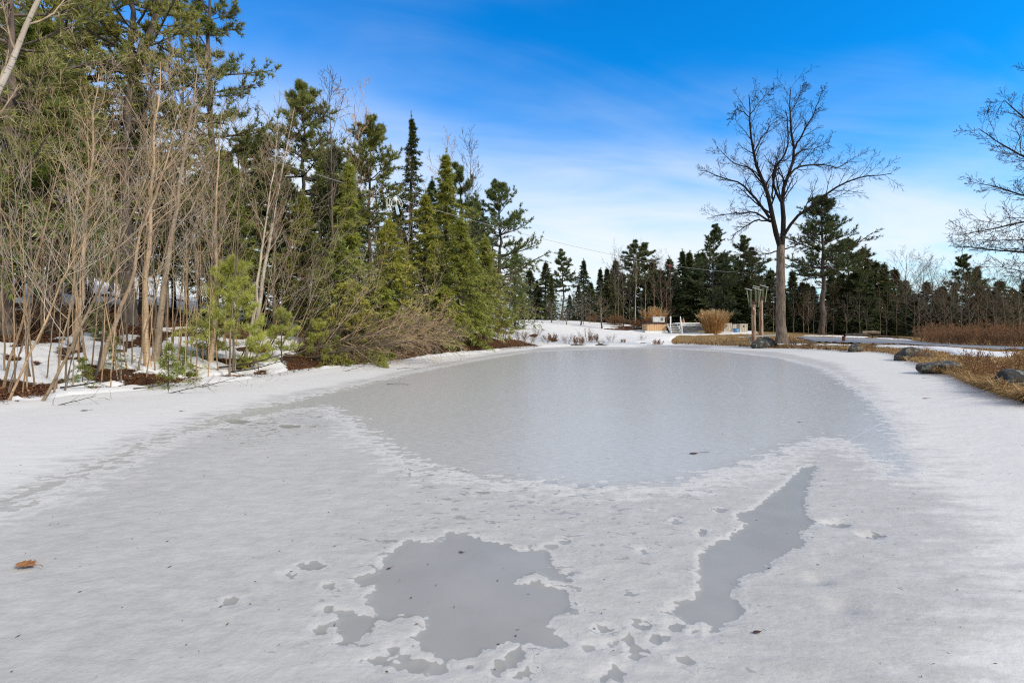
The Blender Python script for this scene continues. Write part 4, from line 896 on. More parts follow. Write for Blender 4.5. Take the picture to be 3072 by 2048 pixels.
# ------------------------------------------------------------------ solid shapes in mesh code
import bmesh
from mathutils import Matrix
class MB:
    def __init__(s): s.bm = bmesh.new()
    def box(s, c, d, rot=None, bev=.012, taper=1.0):
        r = bmesh.ops.create_cube(s.bm, size=1.0); vs = r['verts']
        for v in vs:
            k = taper if v.co.z > 0 else 1.0
            v.co = Vector((v.co.x * d[0] * k, v.co.y * d[1] * k, v.co.z * d[2]))
        if rot is not None: bmesh.ops.rotate(s.bm, verts=vs, cent=(0, 0, 0), matrix=rot)
        bmesh.ops.translate(s.bm, verts=vs, vec=c)
        if bev:
            es = list({e for v in vs for e in v.link_edges})
            bmesh.ops.bevel(s.bm, geom=es, offset=min(bev, min(d) * .3), segments=1, affect='EDGES')
        return s
    def bar(s, a, b, w, t_, bev=.006):
        a = Vector(a); b = Vector(b); d = b - a
        return s.box((a + b) / 2, (w, t_, d.length), d.to_track_quat('Z', 'Y').to_matrix(), bev)
    def cyl(s, a, b, r0, r1=None, n=14):
        a = Vector(a); b = Vector(b); d = b - a
        r = bmesh.ops.create_cone(s.bm, cap_ends=True, segments=n, radius1=r0, radius2=r0 if r1 is None else r1, depth=d.length)
        bmesh.ops.rotate(s.bm, verts=r['verts'], cent=(0, 0, 0), matrix=d.to_track_quat('Z', 'Y').to_matrix())
        bmesh.ops.translate(s.bm, verts=r['verts'], vec=(a + b) / 2); return s
    def done(s, name, m, parent=None, smoothf=False):
        me = bpy.data.meshes.new(name); s.bm.to_mesh(me); s.bm.free(); me.materials.append(m)
        if smoothf: me.polygons.foreach_set('use_smooth', [True] * len(me.polygons))
        return link(name, me, parent)
def tube_obj(name, pts, r, m, parent=None, n=6):
    P = np.array(pts, float)[None]; R = np.full(P.shape[:2], r) if np.isscalar(r) else np.array(r)[None]
    v, q = tubes([(P, R, n)]); return link(name, mesh_np(name, v, q, None, None, m, True), parent)
M_WHITE = simple('weathered_white_paint', (.70, .71, .70), .55, .12, 5)
M_TAN = simple('tan_wood_panel', (.62, .40, .22), .6, .14, 3, stretch=(9, 9, .4))
M_LID = simple('dark_vinyl_lid', (.055, .03, .028), .5, .25, 4)
M_DECK = simple('grey_deck_board', (.38, .36, .33), .8, .25, 4, stretch=(1, 8, 1))
M_WOODG = simple('weathered_board', (.46, .41, .33), .85, .3, 3, stretch=(7, 7, .6), bump=.3)
M_GREEN = simple('mossy_painted_slat', (.15, .165, .10), .75, .2, 6)
M_PALE = simple('pale_worn_slat', (.40, .41, .33), .7, .15, 6)
M_METAL = simple('dark_iron', (.06, .055, .05), .5, .2, 6, .6)
M_BLUE = simple('blue_plastic', (.10, .28, .52), .45, .12, 3)
M_RED = simple('red_plastic', (.42, .035, .03), .45, .2, 6)
M_RUST = simple('rusty_iron', (.11, .04, .025), .85, .4, 8)
M_SNOWT = simple('snow_cap', (.82, .82, .83), .8, .05, 5)
def post_m(t, p):
    o = t.obj(); n = t.noise(t.map(o, (2, 2, .35)), 5, 5, .65)
    c = t.mix(t.ss(n, .42, .58), (.22, .075, .03), (.36, .27, .19)); s = t.node('ShaderNodeSeparateXYZ', {0: o}).outputs[0]
    c = t.mix(t.ss(s, -.02, .10), c, (.36, .33, .28)); t.put(p.inputs['Base Color'], c); p.inputs['Roughness'].default_value = .9
    t.put(p.inputs['Normal'], t.bump(n, .4, .02))
M_POST = mat('barkless_log', post_m)
def lattice_m(t, p):
    t.put(p.inputs['Base Color'], (.66, .67, .66)); p.inputs['Roughness'].default_value = .6
M_LAT = M_WHITE

# ------------------------------------------------------------------ hot tub, deck, stairs
Yd = 53.0; u = Yd / F
X = lambda px, Y=Yd: (px - 1536) * Y / F
Z = lambda py, Y=Yd: EYE - (py - HZ) * Y / F
gb_ = sz(X(1970), Yd)
base = Z(993.5)
tub = thing('hot_tub', (X(1970), Yd + 1.0, base), 'tan wood-sided hot tub with a dark lid at the end of the white deck', 'hot tub')
MB().box((0, 0, .36 + .06), (2.06, 2.0, .72), bev=.05).done('cabinet', M_TAN, tub)
m = MB()
for i in range(-5, 6): m.box((i * .19, -1.004, .42), (.012, .012, .66), bev=0)
m.done('panel_joint', simple('dark_joint_wood', (.30, .17, .09), .8), tub)  # panel joints in a darker wood colour
MB().box((0, 0, .86), (2.24, 2.16, .13), bev=.04).done('lid', M_LID, tub)
m = MB()
for sx_ in (-.75, -.1, .7): m.box((sx_, -1.088, .76), (.035, .02, .2), bev=0)
m.done('strap', M_LID, tub)
st = thing('tub_platform', (X(1967), Yd + .95, base - .24), 'low white platform carrying the tan hot tub', 'platform')
MB().box((0, 0, .165), (2.34, 2.5, .25), bev=.01).done('deck_frame', M_WHITE, st)
for sx_ in (-1.0, 1.0):
    for sy in (-1.1, 1.1): MB().box((sx_, sy, -.08), (.12, .12, .25), bev=0).done('leg', M_DECK, st)
# deck
D0, D1 = X(1999), X(2117); zt = Z(970.5); zb = Z(999)
dk = thing('deck', (D0, Yd, zb), 'raised white deck with a lattice skirt beside the hot tub', 'deck')
L = D1 - D0; H = zt - zb
MB().box((L / 2, 2.2, H - .03), (L, 4.4, .06), bev=0).done('deck_boards', M_DECK, dk)
MB().box((L / 2 + .68, -.03, H - .14), (L - 1.36, .05, .24), bev=.008).done('fascia', M_WHITE, dk)
m = MB(); x0 = 1.42; n = 30; hh = H - .30; w = L - x0
for i in range(-9, n):
    for sg in (0, 1):
        a = x0 + i * .10; b = a + hh
        p0, p1 = Vector((a, 0, 0)), Vector((b, 0, hh))
        if sg: p0, p1 = Vector((b, 0, 0)), Vector((a, 0, hh))
        lo, hi = x0, L
        d = p1 - p0; t0, t1 = 0.0, 1.0
        ta, tb = sorted(((lo - p0.x) / d.x, (hi - p0.x) / d.x)); t0 = max(t0, ta); t1 = min(t1, tb)
        if t1 - t0 > .05: m.bar(p0 + d * t0 + Vector((0, -.012 * sg, 0)), p0 + d * t1 + Vector((0, -.012 * sg, 0)), .034, .008, 0)
m.done('lattice_skirt', M_WHITE, dk)
m = MB()
for xx in (x0 - .04, L - .04): m.box((xx, -.01, H / 2 - .1), (.09, .09, H - .12), bev=.006)
m.done('corner_post', M_WHITE, dk)
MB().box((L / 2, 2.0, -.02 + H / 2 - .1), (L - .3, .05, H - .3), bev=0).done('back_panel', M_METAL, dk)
m = MB()
for xx, yy, ww in ((1.9, 1.0, 1.6), (3.2, 1.4, 1.2), (2.6, 2.6, 2.0)): m.box((xx, yy, H + .05), (ww, .9, .10), bev=.045)
sc_ = m.done('deck_snow', M_SNOWT, None, True); sc_.location = dk.location; tag(sc_, 'thin slabs of snow lying on the deck boards', 'snow')
# stairs
s0, s1 = X(2001), X(2031)
stt = thing('stairs', (s0, Yd - .04, zb), 'white stairs with slanted side rails climbing to the deck', 'stairs'); W_ = s1 - s0; ns = 5
for i in range(ns):
    zz_ = H - (i + 1) * H / (ns + .4); yy_ = -.14 - i * .27
    MB().box((W_ / 2, yy_, zz_), (W_ - .10, .29, .045), bev=.006).done('tread', M_WHITE, stt)
    MB().box((W_ / 2, yy_ + .125, zz_ - .095), (W_ - .12, .02, .14), bev=0).done('riser', M_DECK, stt)
for sx_ in (0, W_): MB().bar((sx_, -.02, H - .16), (sx_, -1.5, -.02), .045, .24).done('stringer', M_WHITE, stt)
for sx_, hp in ((W_ * .42 - .1, .78),): pass
r = MB(); r.box((W_ * .36, .06, H + .36), (.13, .10, .80)).done('newel_post', M_WHITE, stt)
for sx_, top in ((-.04, .02), (W_ + .03, .72)):
    m = MB(); a = Vector((sx_ + (.35 if top < .1 else .3), -.02, H + top)); b = Vector((sx_, -1.46, .55 if top > .1 else .18))
    m.bar(a, b, .06, .10); m.bar((b.x, b.y, -.05), b, .08, .08)
    if top > .1:
        m.bar(a, (a.x, a.y, H - .1), .07, .07); c = a - Vector((0, 0, .58)); d = b - Vector((0, 0, .42)); m.bar(c, d, .05, .05)
        for i in range(1, 9): p = a.lerp(b, i / 9); q_ = c.lerp(d, i / 9); m.bar(p, q_, .035, .02, 0)
    m.done('side_rail', M_WHITE, stt)
# white cabinet on the deck, behind the tub
cb = thing('white_box', (X(1975, 56), 56, Z(966, 56)), 'white slatted box standing behind the lid of the hot tub', 'box')
MB().box((-.33, 0, .28), (.62, .5, .56)).done('panel', M_WHITE, cb); MB().box((.32, 0, .28), (.60, .5, .56)).done('panel', M_WHITE, cb)
m = MB()
for i in range(9): m.box((.18 + i * .035, -.256, .30), (.012, .012, .36), bev=0)
m.done('slat', M_METAL, cb); MB().box((0, 0, .585), (1.36, .56, .04)).done('top', M_WHITE, cb)
MB().box((0, .1, -.45), (1.3, .4, .9), bev=0).done('base', M_DECK, cb)
ch = thing('planter_cone', (X(2050, 55), 55, zt), 'small terracotta cone standing on the deck behind the stair rail', 'planter')
MB().cyl((0, 0, 0), (0, 0, .62), .22, .03).done('cone', simple('terracotta', (.33, .16, .09), .8), ch); MB().cyl((0, 0, .62), (0, 0, .70), .05, .04).done('finial', M_RUST, ch)
# weathered crates and the blue tub
def crate(px0, px1, py0, py1, Y, label, hole):
    w = (px1 - px0) * Y / F; h = (py1 - py0) * Y / F
    c = thing('wooden_crate', (X(px0, Y), Y, Z(py1, Y)), label, 'crate', 'weathered crates beyond the ornamental grass')
    nb = max(3, int(w / .16)); m = MB()
    for i in range(nb):
        bw = w / nb; cx = (i + .5) * bw
        if hole and abs(cx - hole[0] * w) < bw * .55:
            m.box((cx, 0, h * .30), (bw - .012, .03, h * .60), bev=.004); m.box((cx, 0, h * .93), (bw - .012, .03, h * .14), bev=.004)
        else: m.box((cx, 0, h / 2), (bw - .012, .03, h * (1 - .03 * (i % 2))), bev=.004)
    m.done('front_boards', M_WOODG, c)
    MB().box((w / 2, .75, h / 2), (w, .03, h)).done('back_boards', M_WOODG, c)
    for sx_ in (.02, w - .02): MB().box((sx_, .38, h / 2), (.03, .70, h)).done('side_boards', M_WOODG, c)
    MB().box((w / 2, .38, h * .3), (w - .06, .68, .04), bev=0).done('floor_board', M_METAL, c)
    return c
crate(2172, 2196, 969, 997, 54, 'weathered board crate with a square hole nearest the ornamental grass', (.3, .7))
crate(2198, 2219, 972, 995, 56, 'weathered board crate in the middle behind the blue tub', None)
crate(2219, 2243, 971, 998, 53.5, 'pale board crate with a square hole nearest the wooden posts', (.58, .7))
bt = thing('blue_tub', (X(2208, 53), 53, Z(996, 53)), 'blue plastic tub in front of the weathered crates', 'tub')
MB().cyl((0, 0, 0), (0, 0, .34), .24, .29, 20).done('body', M_BLUE, bt, True); MB().cyl((0, 0, .34), (0, 0, .37), .31, .31, 20).done('rim', M_BLUE, bt)
# ------------------------------------------------------------------ the two log posts with slatted cradles
def log_post(px, pyt, Y, dia, label, rails):
    x, y = at(px, Y); zg = sz(x, y); h = Z(pyt, Y) - zg
    o = thing('log_post', (x, y, zg - .1), label, 'post', 'log posts with slatted cradles')
    P = np.array([[[0, 0, 0], [.01, 0, h * .3], [-.01, .01, h * .7], [0, 0, h + .1]]]); v, q = tubes([(P, np.array([[dia * .55, dia * .5, dia * .48, dia * .46]]), 14)])
    link('log', mesh_np('log', v, q, None, None, M_POST, True), o)
    MB().box((0, 0, h + .09), (dia * 1.5, dia * 1.5, .05)).done('cap_plate', M_RUST, o)
    MB().box((0, 0, h - .05), (dia * 1.12, dia * 1.12, .05)).done('collar', M_METAL, o)
    for (a, b, c, d) in [(-.27, -.16, -.36, -.30), (.27, -.16, .36, -.30), (-.22, .16, -.34, .36), (.22, .16, .34, .36)]:
        MB().bar((a, b, h - .30), (c, d, h + .95), .13, .03).done('slat', M_GREEN, o)
    for sg in (-1, 1): MB().bar((sg * .36, -.42, h + .93), (sg * .40, .95 if sg > 0 else .5, h + (1.22 if sg > 0 else 1.12)), .12, .05).done('top_rail', M_PALE, o)
    MB().bar((-.30, 0, h + .12), (.30, 0, h + .12), .05, .05).done('cross_bar', M_RUST, o)
    return o, h
lp, hh = log_post(2261, 905, 38, .30, 'front log post with rusty bare wood and a flared slatted cradle on top', 0)
m = MB()
for a, b in ((-.06, -.5), (.03, -.62), (-.10, -.42), (.06, -.8)): m.cyl((a, -.17, hh + b), (a, -.17, hh + b + .09), .035, .03, 8)
m.done('insulator', M_WHITE, lp)
log_post(2283, 893, 42.5, .33, 'rear log post with the slatted cradle standing taller beside the big bare maple', 0)
# plank ramp
x, y = at(2275, 38.5); zz_ = Z(1009, 38.5)
rp = thing('plank_ramp', (x, y, sz(x, y)), 'grey weathered plank propped up over the dark boulder by the log posts', 'plank'); k = zz_ - sz(x, y)
MB().box((.25, .3, k + .02), (2.6, .62, .06), Matrix.Rotation(rad(-3), 3, 'Y') @ Matrix.Rotation(rad(18), 3, 'Z')).done('plank', simple('grey_plank', (.40, .40, .38), .8, .2, 4, stretch=(1, 9, 1)), rp)
MB().bar((-1.2, -.35, k - .01), (-1.75, -.5, k - .06), .25, .035).done('board_end', M_WOODG, rp)
for a in (-.5, .9): MB().bar((a, .2, -.1), (a, .2, k - .01), .09, .09).done('prop', M_WOODG, rp)

# ------------------------------------------------------------------ boulders and stones
def rock_m(t, p):
    o = t.obj(); n = t.noise(o, 3.5, 6, .65); l = t.noise(o, 5.5, 4, .6)
    c = t.mix(t.ss(n, .3, .7), (.014, .014, .014), (.062, .060, .054)); c = t.mix(t.ss(l, .55, .63), c, (.20, .21, .18)); c = t.mix(t.mul(t.ss(t.noise(o, 2.3, 3), .55, .65), .6), c, (.07, .08, .035))
    t.put(p.inputs['Base Color'], c); p.inputs['Roughness'].default_value = .85; t.put(p.inputs['Normal'], t.bump(t.noise(o, 9, 6, .7), .7, .04))
M_ROCK = mat('lichened_rock', rock_m)
def boulder(px, py, w, h, dpt, label, seed, grp='boulders round the east shore', name='boulder', rz=0., sk=.3):
    g = np.random.default_rng(seed)
    bm = bmesh.new(); bmesh.ops.create_icosphere(bm, subdivisions=4, radius=1)
    V = np.array([v.co[:] for v in bm.verts]); fr = g.normal(0, 1, (9, 3)) * 1.5; ph = g.random(9) * 6.28
    d = sum(np.sin(V @ f + q) * a for f, q, a in zip(fr, ph, (.12, .1, .09, .07, .06, .05, .04, .04, .03)))
    for q in range(13):                                         # a few broken faces
        nrm = _n(g.normal(0, 1, 3)); e = V @ nrm; lim_ = g.uniform(.5, .78); V = V - np.maximum(e - lim_, 0)[:, None] * nrm * .8
    V = V * (1 + d[:, None] * .8) + (fbm(V[:, 0] * 4 + V[:, 2] * 3, V[:, 1] * 4, seed)[:, None] - .5) * .10 * V
    V = V * [w / 2, dpt / 2, h / (2 - sk * 2) * 1.1]
    for v, c in zip(bm.verts, V): v.co = c
    me = bpy.data.meshes.new(name); bm.to_mesh(me); bm.free(); me.materials.append(M_ROCK); me.polygons.foreach_set('use_smooth', [True] * len(me.polygons))
    x, y = hit(px, py); y2 = y + dpt * .3; o = link(name, me); o.location = (x * y2 / y, y2, max(sz(x, y), 0) + h * .32); o.rotation_euler = (0, 0, rz)
    return tag(o, label, 'rock', grp)
boulder(2292, 1048, 2.2, .80, 1.5, 'dark lichened boulder at the foot of the big bare maple', 1)
boulder(2565, 1060, 1.2, .58, .9, 'pale-patched boulder on the shore below the rusty stump', 2)
boulder(2728, 1086, 1.85, .68, 1.2, 'grey boulder jutting into the snowy ice, behind the long smooth one', 3)
boulder(2838, 1129, 1.55, .50, 1.0, 'long smooth dark boulder lying where the dry grass meets the ice', 4)
boulder(3072, 1195, 1.15, .58, 1.0, 'dark mossy boulder in the dry grass at the picture edge', 5)
for i, (px, py, w, lb) in enumerate([(2441, 1047, .30, 'small pale stone on the shore nearest the big bare maple'), (2482, 1052, .34, 'small grey stone on the shore between two boulders'), (2650, 1062, .28, 'small stone lying just west of the grey jutting boulder'), (1310, 1066, .35, 'small stone at the foot of the brown west bank')]):
    boulder(px, py, w, w * .55, w * .8, lb, 20 + i, 'small stones on the shore', 'stone')
x, y = at(2531, 37); sp_ = thing('rusty_stump', (x, y, sz(x, y) - .05), 'short rusty iron post standing beside the drive', 'post')
MB().cyl((0, 0, 0), (0, 0, .5), .11, .10, 16).done('pipe', M_RUST, sp_, True); MB().cyl((0, 0, .5), (0, 0, .54), .135, .135, 16).done('cap', M_RUST, sp_)
for i, (px, Y, l, a, r, lb) in enumerate([(2556, 49, 1.6, 8, .13, 'dark log beside the drive, first past the rusty stump'), (2573, 50, 1.8, -6, .16, 'thick dark log crossing the first one beside the drive'), (2590, 49.5, 1.5, 12, .12, 'dark log half under snow in the roadside heap'), (2612, 50, 1.7, -4, .2, 'mossy pale log on top of the roadside heap'),
                                       (2640, 49, 1.6, 5, .11, 'thin dark log past the roadside heap'), (2672, 47, 1.3, -8, .1, 'short log lying in the snow strip beyond the drive'), (2715, 44, 1.2, 10, .1, 'last log before the brown shrubs')]):
    x, y = at(px, Y); lg = tube_obj('log', [(-l / 2, 0, r * .7), (-l / 5, .03, r), (l / 5, -.02, r * 1.1), (l / 2, 0, r * .8)], [r, r * 1.05, r, r * .85], B_DARK if i != 3 else B_GREY, None, 10)
    lg.location = (x, y, sz(x, y) + (.25 if i == 3 else 0)); lg.rotation_euler = (0, 0, rad(a)); tag(lg, lb, 'log', 'logs along the far side of the drive')

# ------------------------------------------------------------------ cable with its two hanging things
Acab = np.array([*at(800, 24), Z(477, 24)]); Bcab = np.array([*at(2245, 64), Z(818, 64)])
tt = np.linspace(0, 1, 60); cab = Acab + (Bcab - Acab) * tt[:, None]; cab[:, 2] -= 1.2 * 4 * tt * (1 - tt)
ca = tube_obj('cable', cab, .012, simple('grey_wire', (.32, .32, .34), .5), None, 5); tag(ca, 'thin grey cable strung over the pond from the west wood to the far pines', 'cable')
def cab_at(px):
    f = cab[:, 0] / cab[:, 1] * F + 1536; i = np.argmin(abs(f - px)); return cab[i]
c = cab_at(1200); bu = thing('rope_bundle', tuple(c), 'white rope coils and a pale blue board hanging from the cable before the wood', 'rope bundle')
M_ROPE = simple('white_rope', (.72, .74, .66), .8, .1); M_PB = simple('pale_blue_board', (.46, .60, .78), .5, .08); M_CLOTH = simple('white_cloth', (.66, .74, .80), .8, .1)
s_ = c[1] / F
g = np.random.default_rng(4)
for cx, cy, rx, ry, al in [(-18,12,5,12,.1),(-14,14,6,13,-.1),(-10,12,5,11,.2),(-17,32,5,12,.15),(-13,34,6,10,-.2),(0,16,9,9,.3),(20,14,4,13,-.35)]:
    th = np.linspace(0, 2 * PI, 25); px_ = cx + rx * np.cos(th) * math.cos(al) - ry * np.sin(th) * math.sin(al); pz_ = cy + rx * np.cos(th) * math.sin(al) + ry * np.sin(th) * math.cos(al)
    tube_obj('rope_coil', np.stack([px_ * s_, g.normal(0, .04) + .05 * np.sin(th), -pz_ * s_], 1), .017, M_ROPE, bu)
bm = bmesh.new(); bmesh.ops.create_icosphere(bm, subdivisions=3, radius=1)
for v in bm.verts: k = 1 + .25 * math.sin(v.co.x * 5 + 1) * math.cos(v.co.z * 4); v.co = Vector((v.co.x * 7 * s_ * k, v.co.y * 4 * s_, v.co.z * 7 * s_ * k)) + Vector((4 * s_, 0, -4 * s_))
me = bpy.data.meshes.new('cloth_knot'); bm.to_mesh(me); bm.free(); me.materials.append(M_CLOTH); link('cloth_knot', me, bu)
MB().box((10 * s_, 0, -37 * s_), (9 * s_, .06, 27 * s_), Matrix.Rotation(rad(-13), 3, 'Y'), bev=.02).done('board', M_PB, bu)
tube_obj('cord', [(6 * s_, 0, -8 * s_), (7 * s_, 0, -24 * s_)], .012, M_ROPE, bu)
c = cab_at(2018); rt = thing('red_trolley', tuple(c), 'small red trolley with dark handles riding on the cable above the far trees', 'trolley'); s_ = c[1] / F
for dx_ in (-2.5, 1.2): MB().box((dx_ * s_, 0, -2.2 * s_), (3.2 * s_, .14, 5.2 * s_), bev=.02).done('side_block', M_RED, rt)
MB().box((4.4 * s_, 0, -2 * s_), (1.6 * s_, .12, 5 * s_), bev=.02).done('end_block', M_METAL, rt)
MB().bar((-9.5 * s_, 0, .3 * s_), (10 * s_, 0, -.3 * s_), .05, .05).done('handle_bar', M_METAL, rt)
for dx_ in (-1.2, 4): MB().cyl((dx_ * s_, -.05, 2.4 * s_), (dx_ * s_, .05, 2.4 * s_), .06, .06, 12).done('pulley', M_METAL, rt)

# ------------------------------------------------------------------ dry plants
def stems_mesh(n, h, r0, spread, seed, bend=.25, rr=.006, k=6, up=-.03, wan=.03):
    g = np.random.default_rng(seed); a = g.random(n) * 6.28; q = np.sqrt(g.random(n)) * r0
    S = np.stack([np.cos(a) * q, np.sin(a) * q, np.zeros(n)], 1); t_ = spread * (.35 + .65 * q / max(r0, 1e-6)) * g.uniform(.1, 1.35, n) + .03
    D = np.stack([np.cos(a) * t_, np.sin(a) * t_, np.ones(n)], 1)
    return curve(S, D, h * g.uniform(.6, 1.1, n), np.full(n, rr), k, up, wan, g, .5, rr * .5), g
def ograss(n, h, r0, spread, seed):
    st_, g = stems_mesh(n, h, r0, spread, seed, rr=.012, k=7, up=-.055, wan=.04)
    v, q = tubes([(st_[0], st_[1], 3)])
    a, b = along(st_, 4, .1, .9, g); bl, tr_, ti = blades(a, b, 2, .55, .03, .35, g, droop=.15)
    sel = g.random(n) < .42; e, f_ = along((st_[0][sel], st_[1][sel]), 5, .84, 1.0, g); pv, pt, pti = blades(e, f_, 7, .17, .018, .35, g, droop=.1)
    return v, q, (bl, tr_, ti), (pv, pt, pti)
M_STRAW = needle_mat('straw_blades', (.30, .15, .05), (.62, .36, .14), .3); M_PLUME = needle_mat('pale_plumes', (.52, .40, .24), (.74, .62, .42), .35); M_STEM = simple('straw_stem', (.46, .25, .09), .8, .3, 3)
for px, Y, n, h, r0, lb, pyb in [(2140, 51.5, 480, 2.3, .75, 'big clump of golden ornamental grass with pale plumes beside the deck', 1000), (1962, 57.5, 200, 2.5, .5, 'golden ornamental grass clump rising behind the hot tub', 990)]:
    x, y = at(px, Y); o = thing('ornamental_grass', (x, y, sz(x, y)), lb, 'plant'); v, q, B_, P_ = ograss(n, h, r0, .40, px)
    link('stems', mesh_np('stems', v, q, None, None, M_STEM), o); link('blades', mesh_np('blades', B_[0], None, B_[1], dict(tint=B_[2]), M_STRAW), o); link('plumes', mesh_np('plumes', P_[0], None, P_[1], dict(tint=P_[2]), M_PLUME), o)
M_DRYLEAF = needle_mat('dry_shrub_leaves', (.20, .085, .035), (.42, .22, .10), .25)
def shrub(n, h, r0, seed, barkm=B_BROWN, leaf=M_DRYLEAF, lf=2, rr=.007, ln=.09):
    st_, g = stems_mesh(n, h, r0, .55, seed, rr=rr, up=.0, wan=.07)
    b1 = grow(st_, 6, 4, .3, 1, 32, .4, .7, .04, .1, g, rmin=rr * .6)
    b2 = grow(b1, 3, 3, .3, 1, 34, .5, .7, .02, .1, g, rmin=rr * .5)
    v, q = tubes([(st_[0], st_[1], 3), (b1[0], b1[1], 3), (b2[0], b2[1], 3)])
    d = dict(stems=mesh_np('stems', v, q, None, None, barkm))
    if lf:
        a, b = along(b1, lf, .4, 1, g); B_ = blades(a, b, 3, ln, .02, .5, g); d['leaves'] = mesh_np('leaves', B_[0], None, B_[1], dict(tint=B_[2]), leaf)
    return d
SHR = [shrub(46, 1.25, .55, 401, rr=.009), shrub(36, 1.1, .5, 402, rr=.009), shrub(30, 1.5, .45, 403, rr=.009)]
BSH = [(2775,38,0),(2800,36,1),(2828,37,0),(2850,34,1),(2878,36,0),(2905,33,1),(2930,35,0),(2955,32,2),(2985,34,0),(3010,31,1),(3035,33,0),(3062,30,1),(2815,41,2),(2890,40,2),(2965,38,2),(3045,37,2),(3090,31,0),(3110,34,1),(2862,40,0),(3020,38,0),(2790,42,1),(2940,40,1)]
OR2 = ['first', 'second', 'third', 'fourth', 'fifth', 'sixth', 'seventh', 'eighth', 'ninth', 'tenth', 'eleventh']
order = sorted(range(len(BSH)), key=lambda i: BSH[i][0]); c1 = c2 = 0; lbl = {}
for i in order:
    if BSH[i][1] < 37.5: lbl[i] = f'rusty dry shrub in the front row by the drive, {OR2[min(c1, 10)] if c1 < 11 else "twelfth" if c1 == 11 else "thirteenth" if c1 == 12 else "fourteenth"} counting from the logs'; c1 += 1
    else: lbl[i] = f'rusty dry shrub in the taller rear row by the drive, {OR2[c2]} counting from the logs'; c2 += 1
for i, (px, Y, k) in enumerate(BSH):
    x, y = at(px, Y); plant(SHR[k], 'dry_shrub', x, y, lbl[i], 'shrub', 'rusty dry shrubs along the drive', px * .7, .95 + (px * 13 % 10) * .03)
BB = shrub(70, 1.25, .6, 411, rr=.012, lf=3)
for px, Y, s, lb in [(1836,60,.85,'rounded brown bush beside the apple tree nearest the deck'),(1858,60,.95,'rounded brown bush just past the one beside the apple tree'),(1916,58,.9,'rounded brown bush halfway to the hot tub'),(1937,57,1.0,'rounded brown bush touching the hot tub end'),(1775,62,.7,'low brown bush behind the row of apple trees')]:
    x, y = at(px, Y); plant(BB, 'brown_bush', x, y, lb, 'bush', 'brown bushes on the far lawn', px, s)
AP = [bare(2.7, .08, 421, B_GREY, B_GREY, .3, 22, .55, 60, 7, 4, up=.05, rmin=.008, twan=.15), bare(2.5, .075, 422, B_GREY, B_GREY, .25, 22, .6, 62, 7, 4, up=.05, rmin=.008, twan=.15)]
for px, Y, k, s, lb in [(1603,58,1,.72,'small leafless apple tree at the west end of the row on the snow'),(1655,58,0,.95,'round leafless apple tree, next east of the smallest one in the row'),(1700,56.5,1,.72,'slight leafless apple tree between two rounder ones'),(1742,57,0,1.15,'broad leafless apple tree in the middle of the row'),(1806,55,1,1.25,'largest spreading leafless apple tree, nearest the deck'),(1575,57,0,.8,'leafless apple tree half hidden by the end of the west wood')]:
    x, y = at(px, Y); o = plant(AP[k], 'apple_tree', x, y, lb, 'tree', 'leafless apple trees on the far snow', px, s); o.scale = (s * 1.15, s * 1.15, s)
WT = [shrub(16, .95, .25, 431, B_BROWN, M_DRYLEAF, 0, .008), shrub(22, .55, .3, 432, B_BROWN, M_DRYLEAF, 3, .007)]
for px, py, k, s, lb in [(1655,1028,1,1.3,'brown weed tuft at the foot of the snow slope, west of the next one'),(1735,1036,1,1.3,'brown weed tuft at the far ice edge below the middle apple tree'),(1782,1030,1,1.2,'brown weed tuft below the largest apple tree'),(1560,1030,0,1.4,'tall dry stems at the end of the west bank'),(1590,1034,0,1.1,'dry stems on the snow beside the end of the west bank'),
                       (1640,1034,0,.8,'sparse dry stems at the ice edge beside the brown weed tuft'),(1700,1034,0,.9,'sparse dry stems between two brown weed tufts'),(1765,1028,0,1.3,'tall dry stems behind the weed tuft below the largest apple tree'),(1800,1036,0,.6,'short dry stems at the far ice edge'),(1832,1028,0,.8,'lone arching dry stems on the open snow'),
                       (1870,1032,1,.6,'small weed tuft on the open snow'),(1925,1024,0,.6,'few dry stems below the hot tub'),(1972,1036,1,.9,'weed tuft where the snow meets the lawn'),(1610,1010,0,.9,'dry stems high on the snow slope below the first apple trees'),(1545,1044,1,1.2,'brown weed tuft on the last point of the west bank')]:
    x, y = hit(px, py); plant(WT[k], 'weed_tuft', x, y, lb, 'weeds', 'dry weeds on the far shore', px, s)
RW = shrub(26, .75, .22, 441, B_BROWN, M_DRYLEAF, 2, .005, .05)
UB = shrub(20, 1.3, .5, 451, B_BROWN, M_DRYLEAF, 1, .006, .06)
for px, py, s, lb in [(915,1062,.8,'russet brush at the near end of the brush pile'),(1000,1030,1.0,'russet brush behind the near half of the brush pile'),(1075,1022,1.0,'russet brush behind the middle of the brush pile'),(1150,1040,.9,'russet brush under the light green hemlock'),(1225,1035,1.0,'russet brush past the end of the brush pile'),(1290,1030,1.0,'russet brush below the mid green hemlock'),(1345,1045,.9,'russet brush at the bank edge below the broad dark hemlock'),(1400,1030,1.1,'russet brush just past the broad dark hemlock'),(1450,1035,1.0,'russet brush below the upswept pine'),(1500,1028,1.0,'last russet brush before the snow slope'),(700,1040,.7,'russet brush behind the fullest young pine'),(480,1000,.8,'russet brush behind the tall leaning yellow birch'),(130,1000,.9,'russet brush behind the straight yellow birch and the snow')]:
    x, y = hit(px, py); plant(UB, 'russet_brush', x, y, lb, 'brush', 'russet brush along the west bank', px, s)
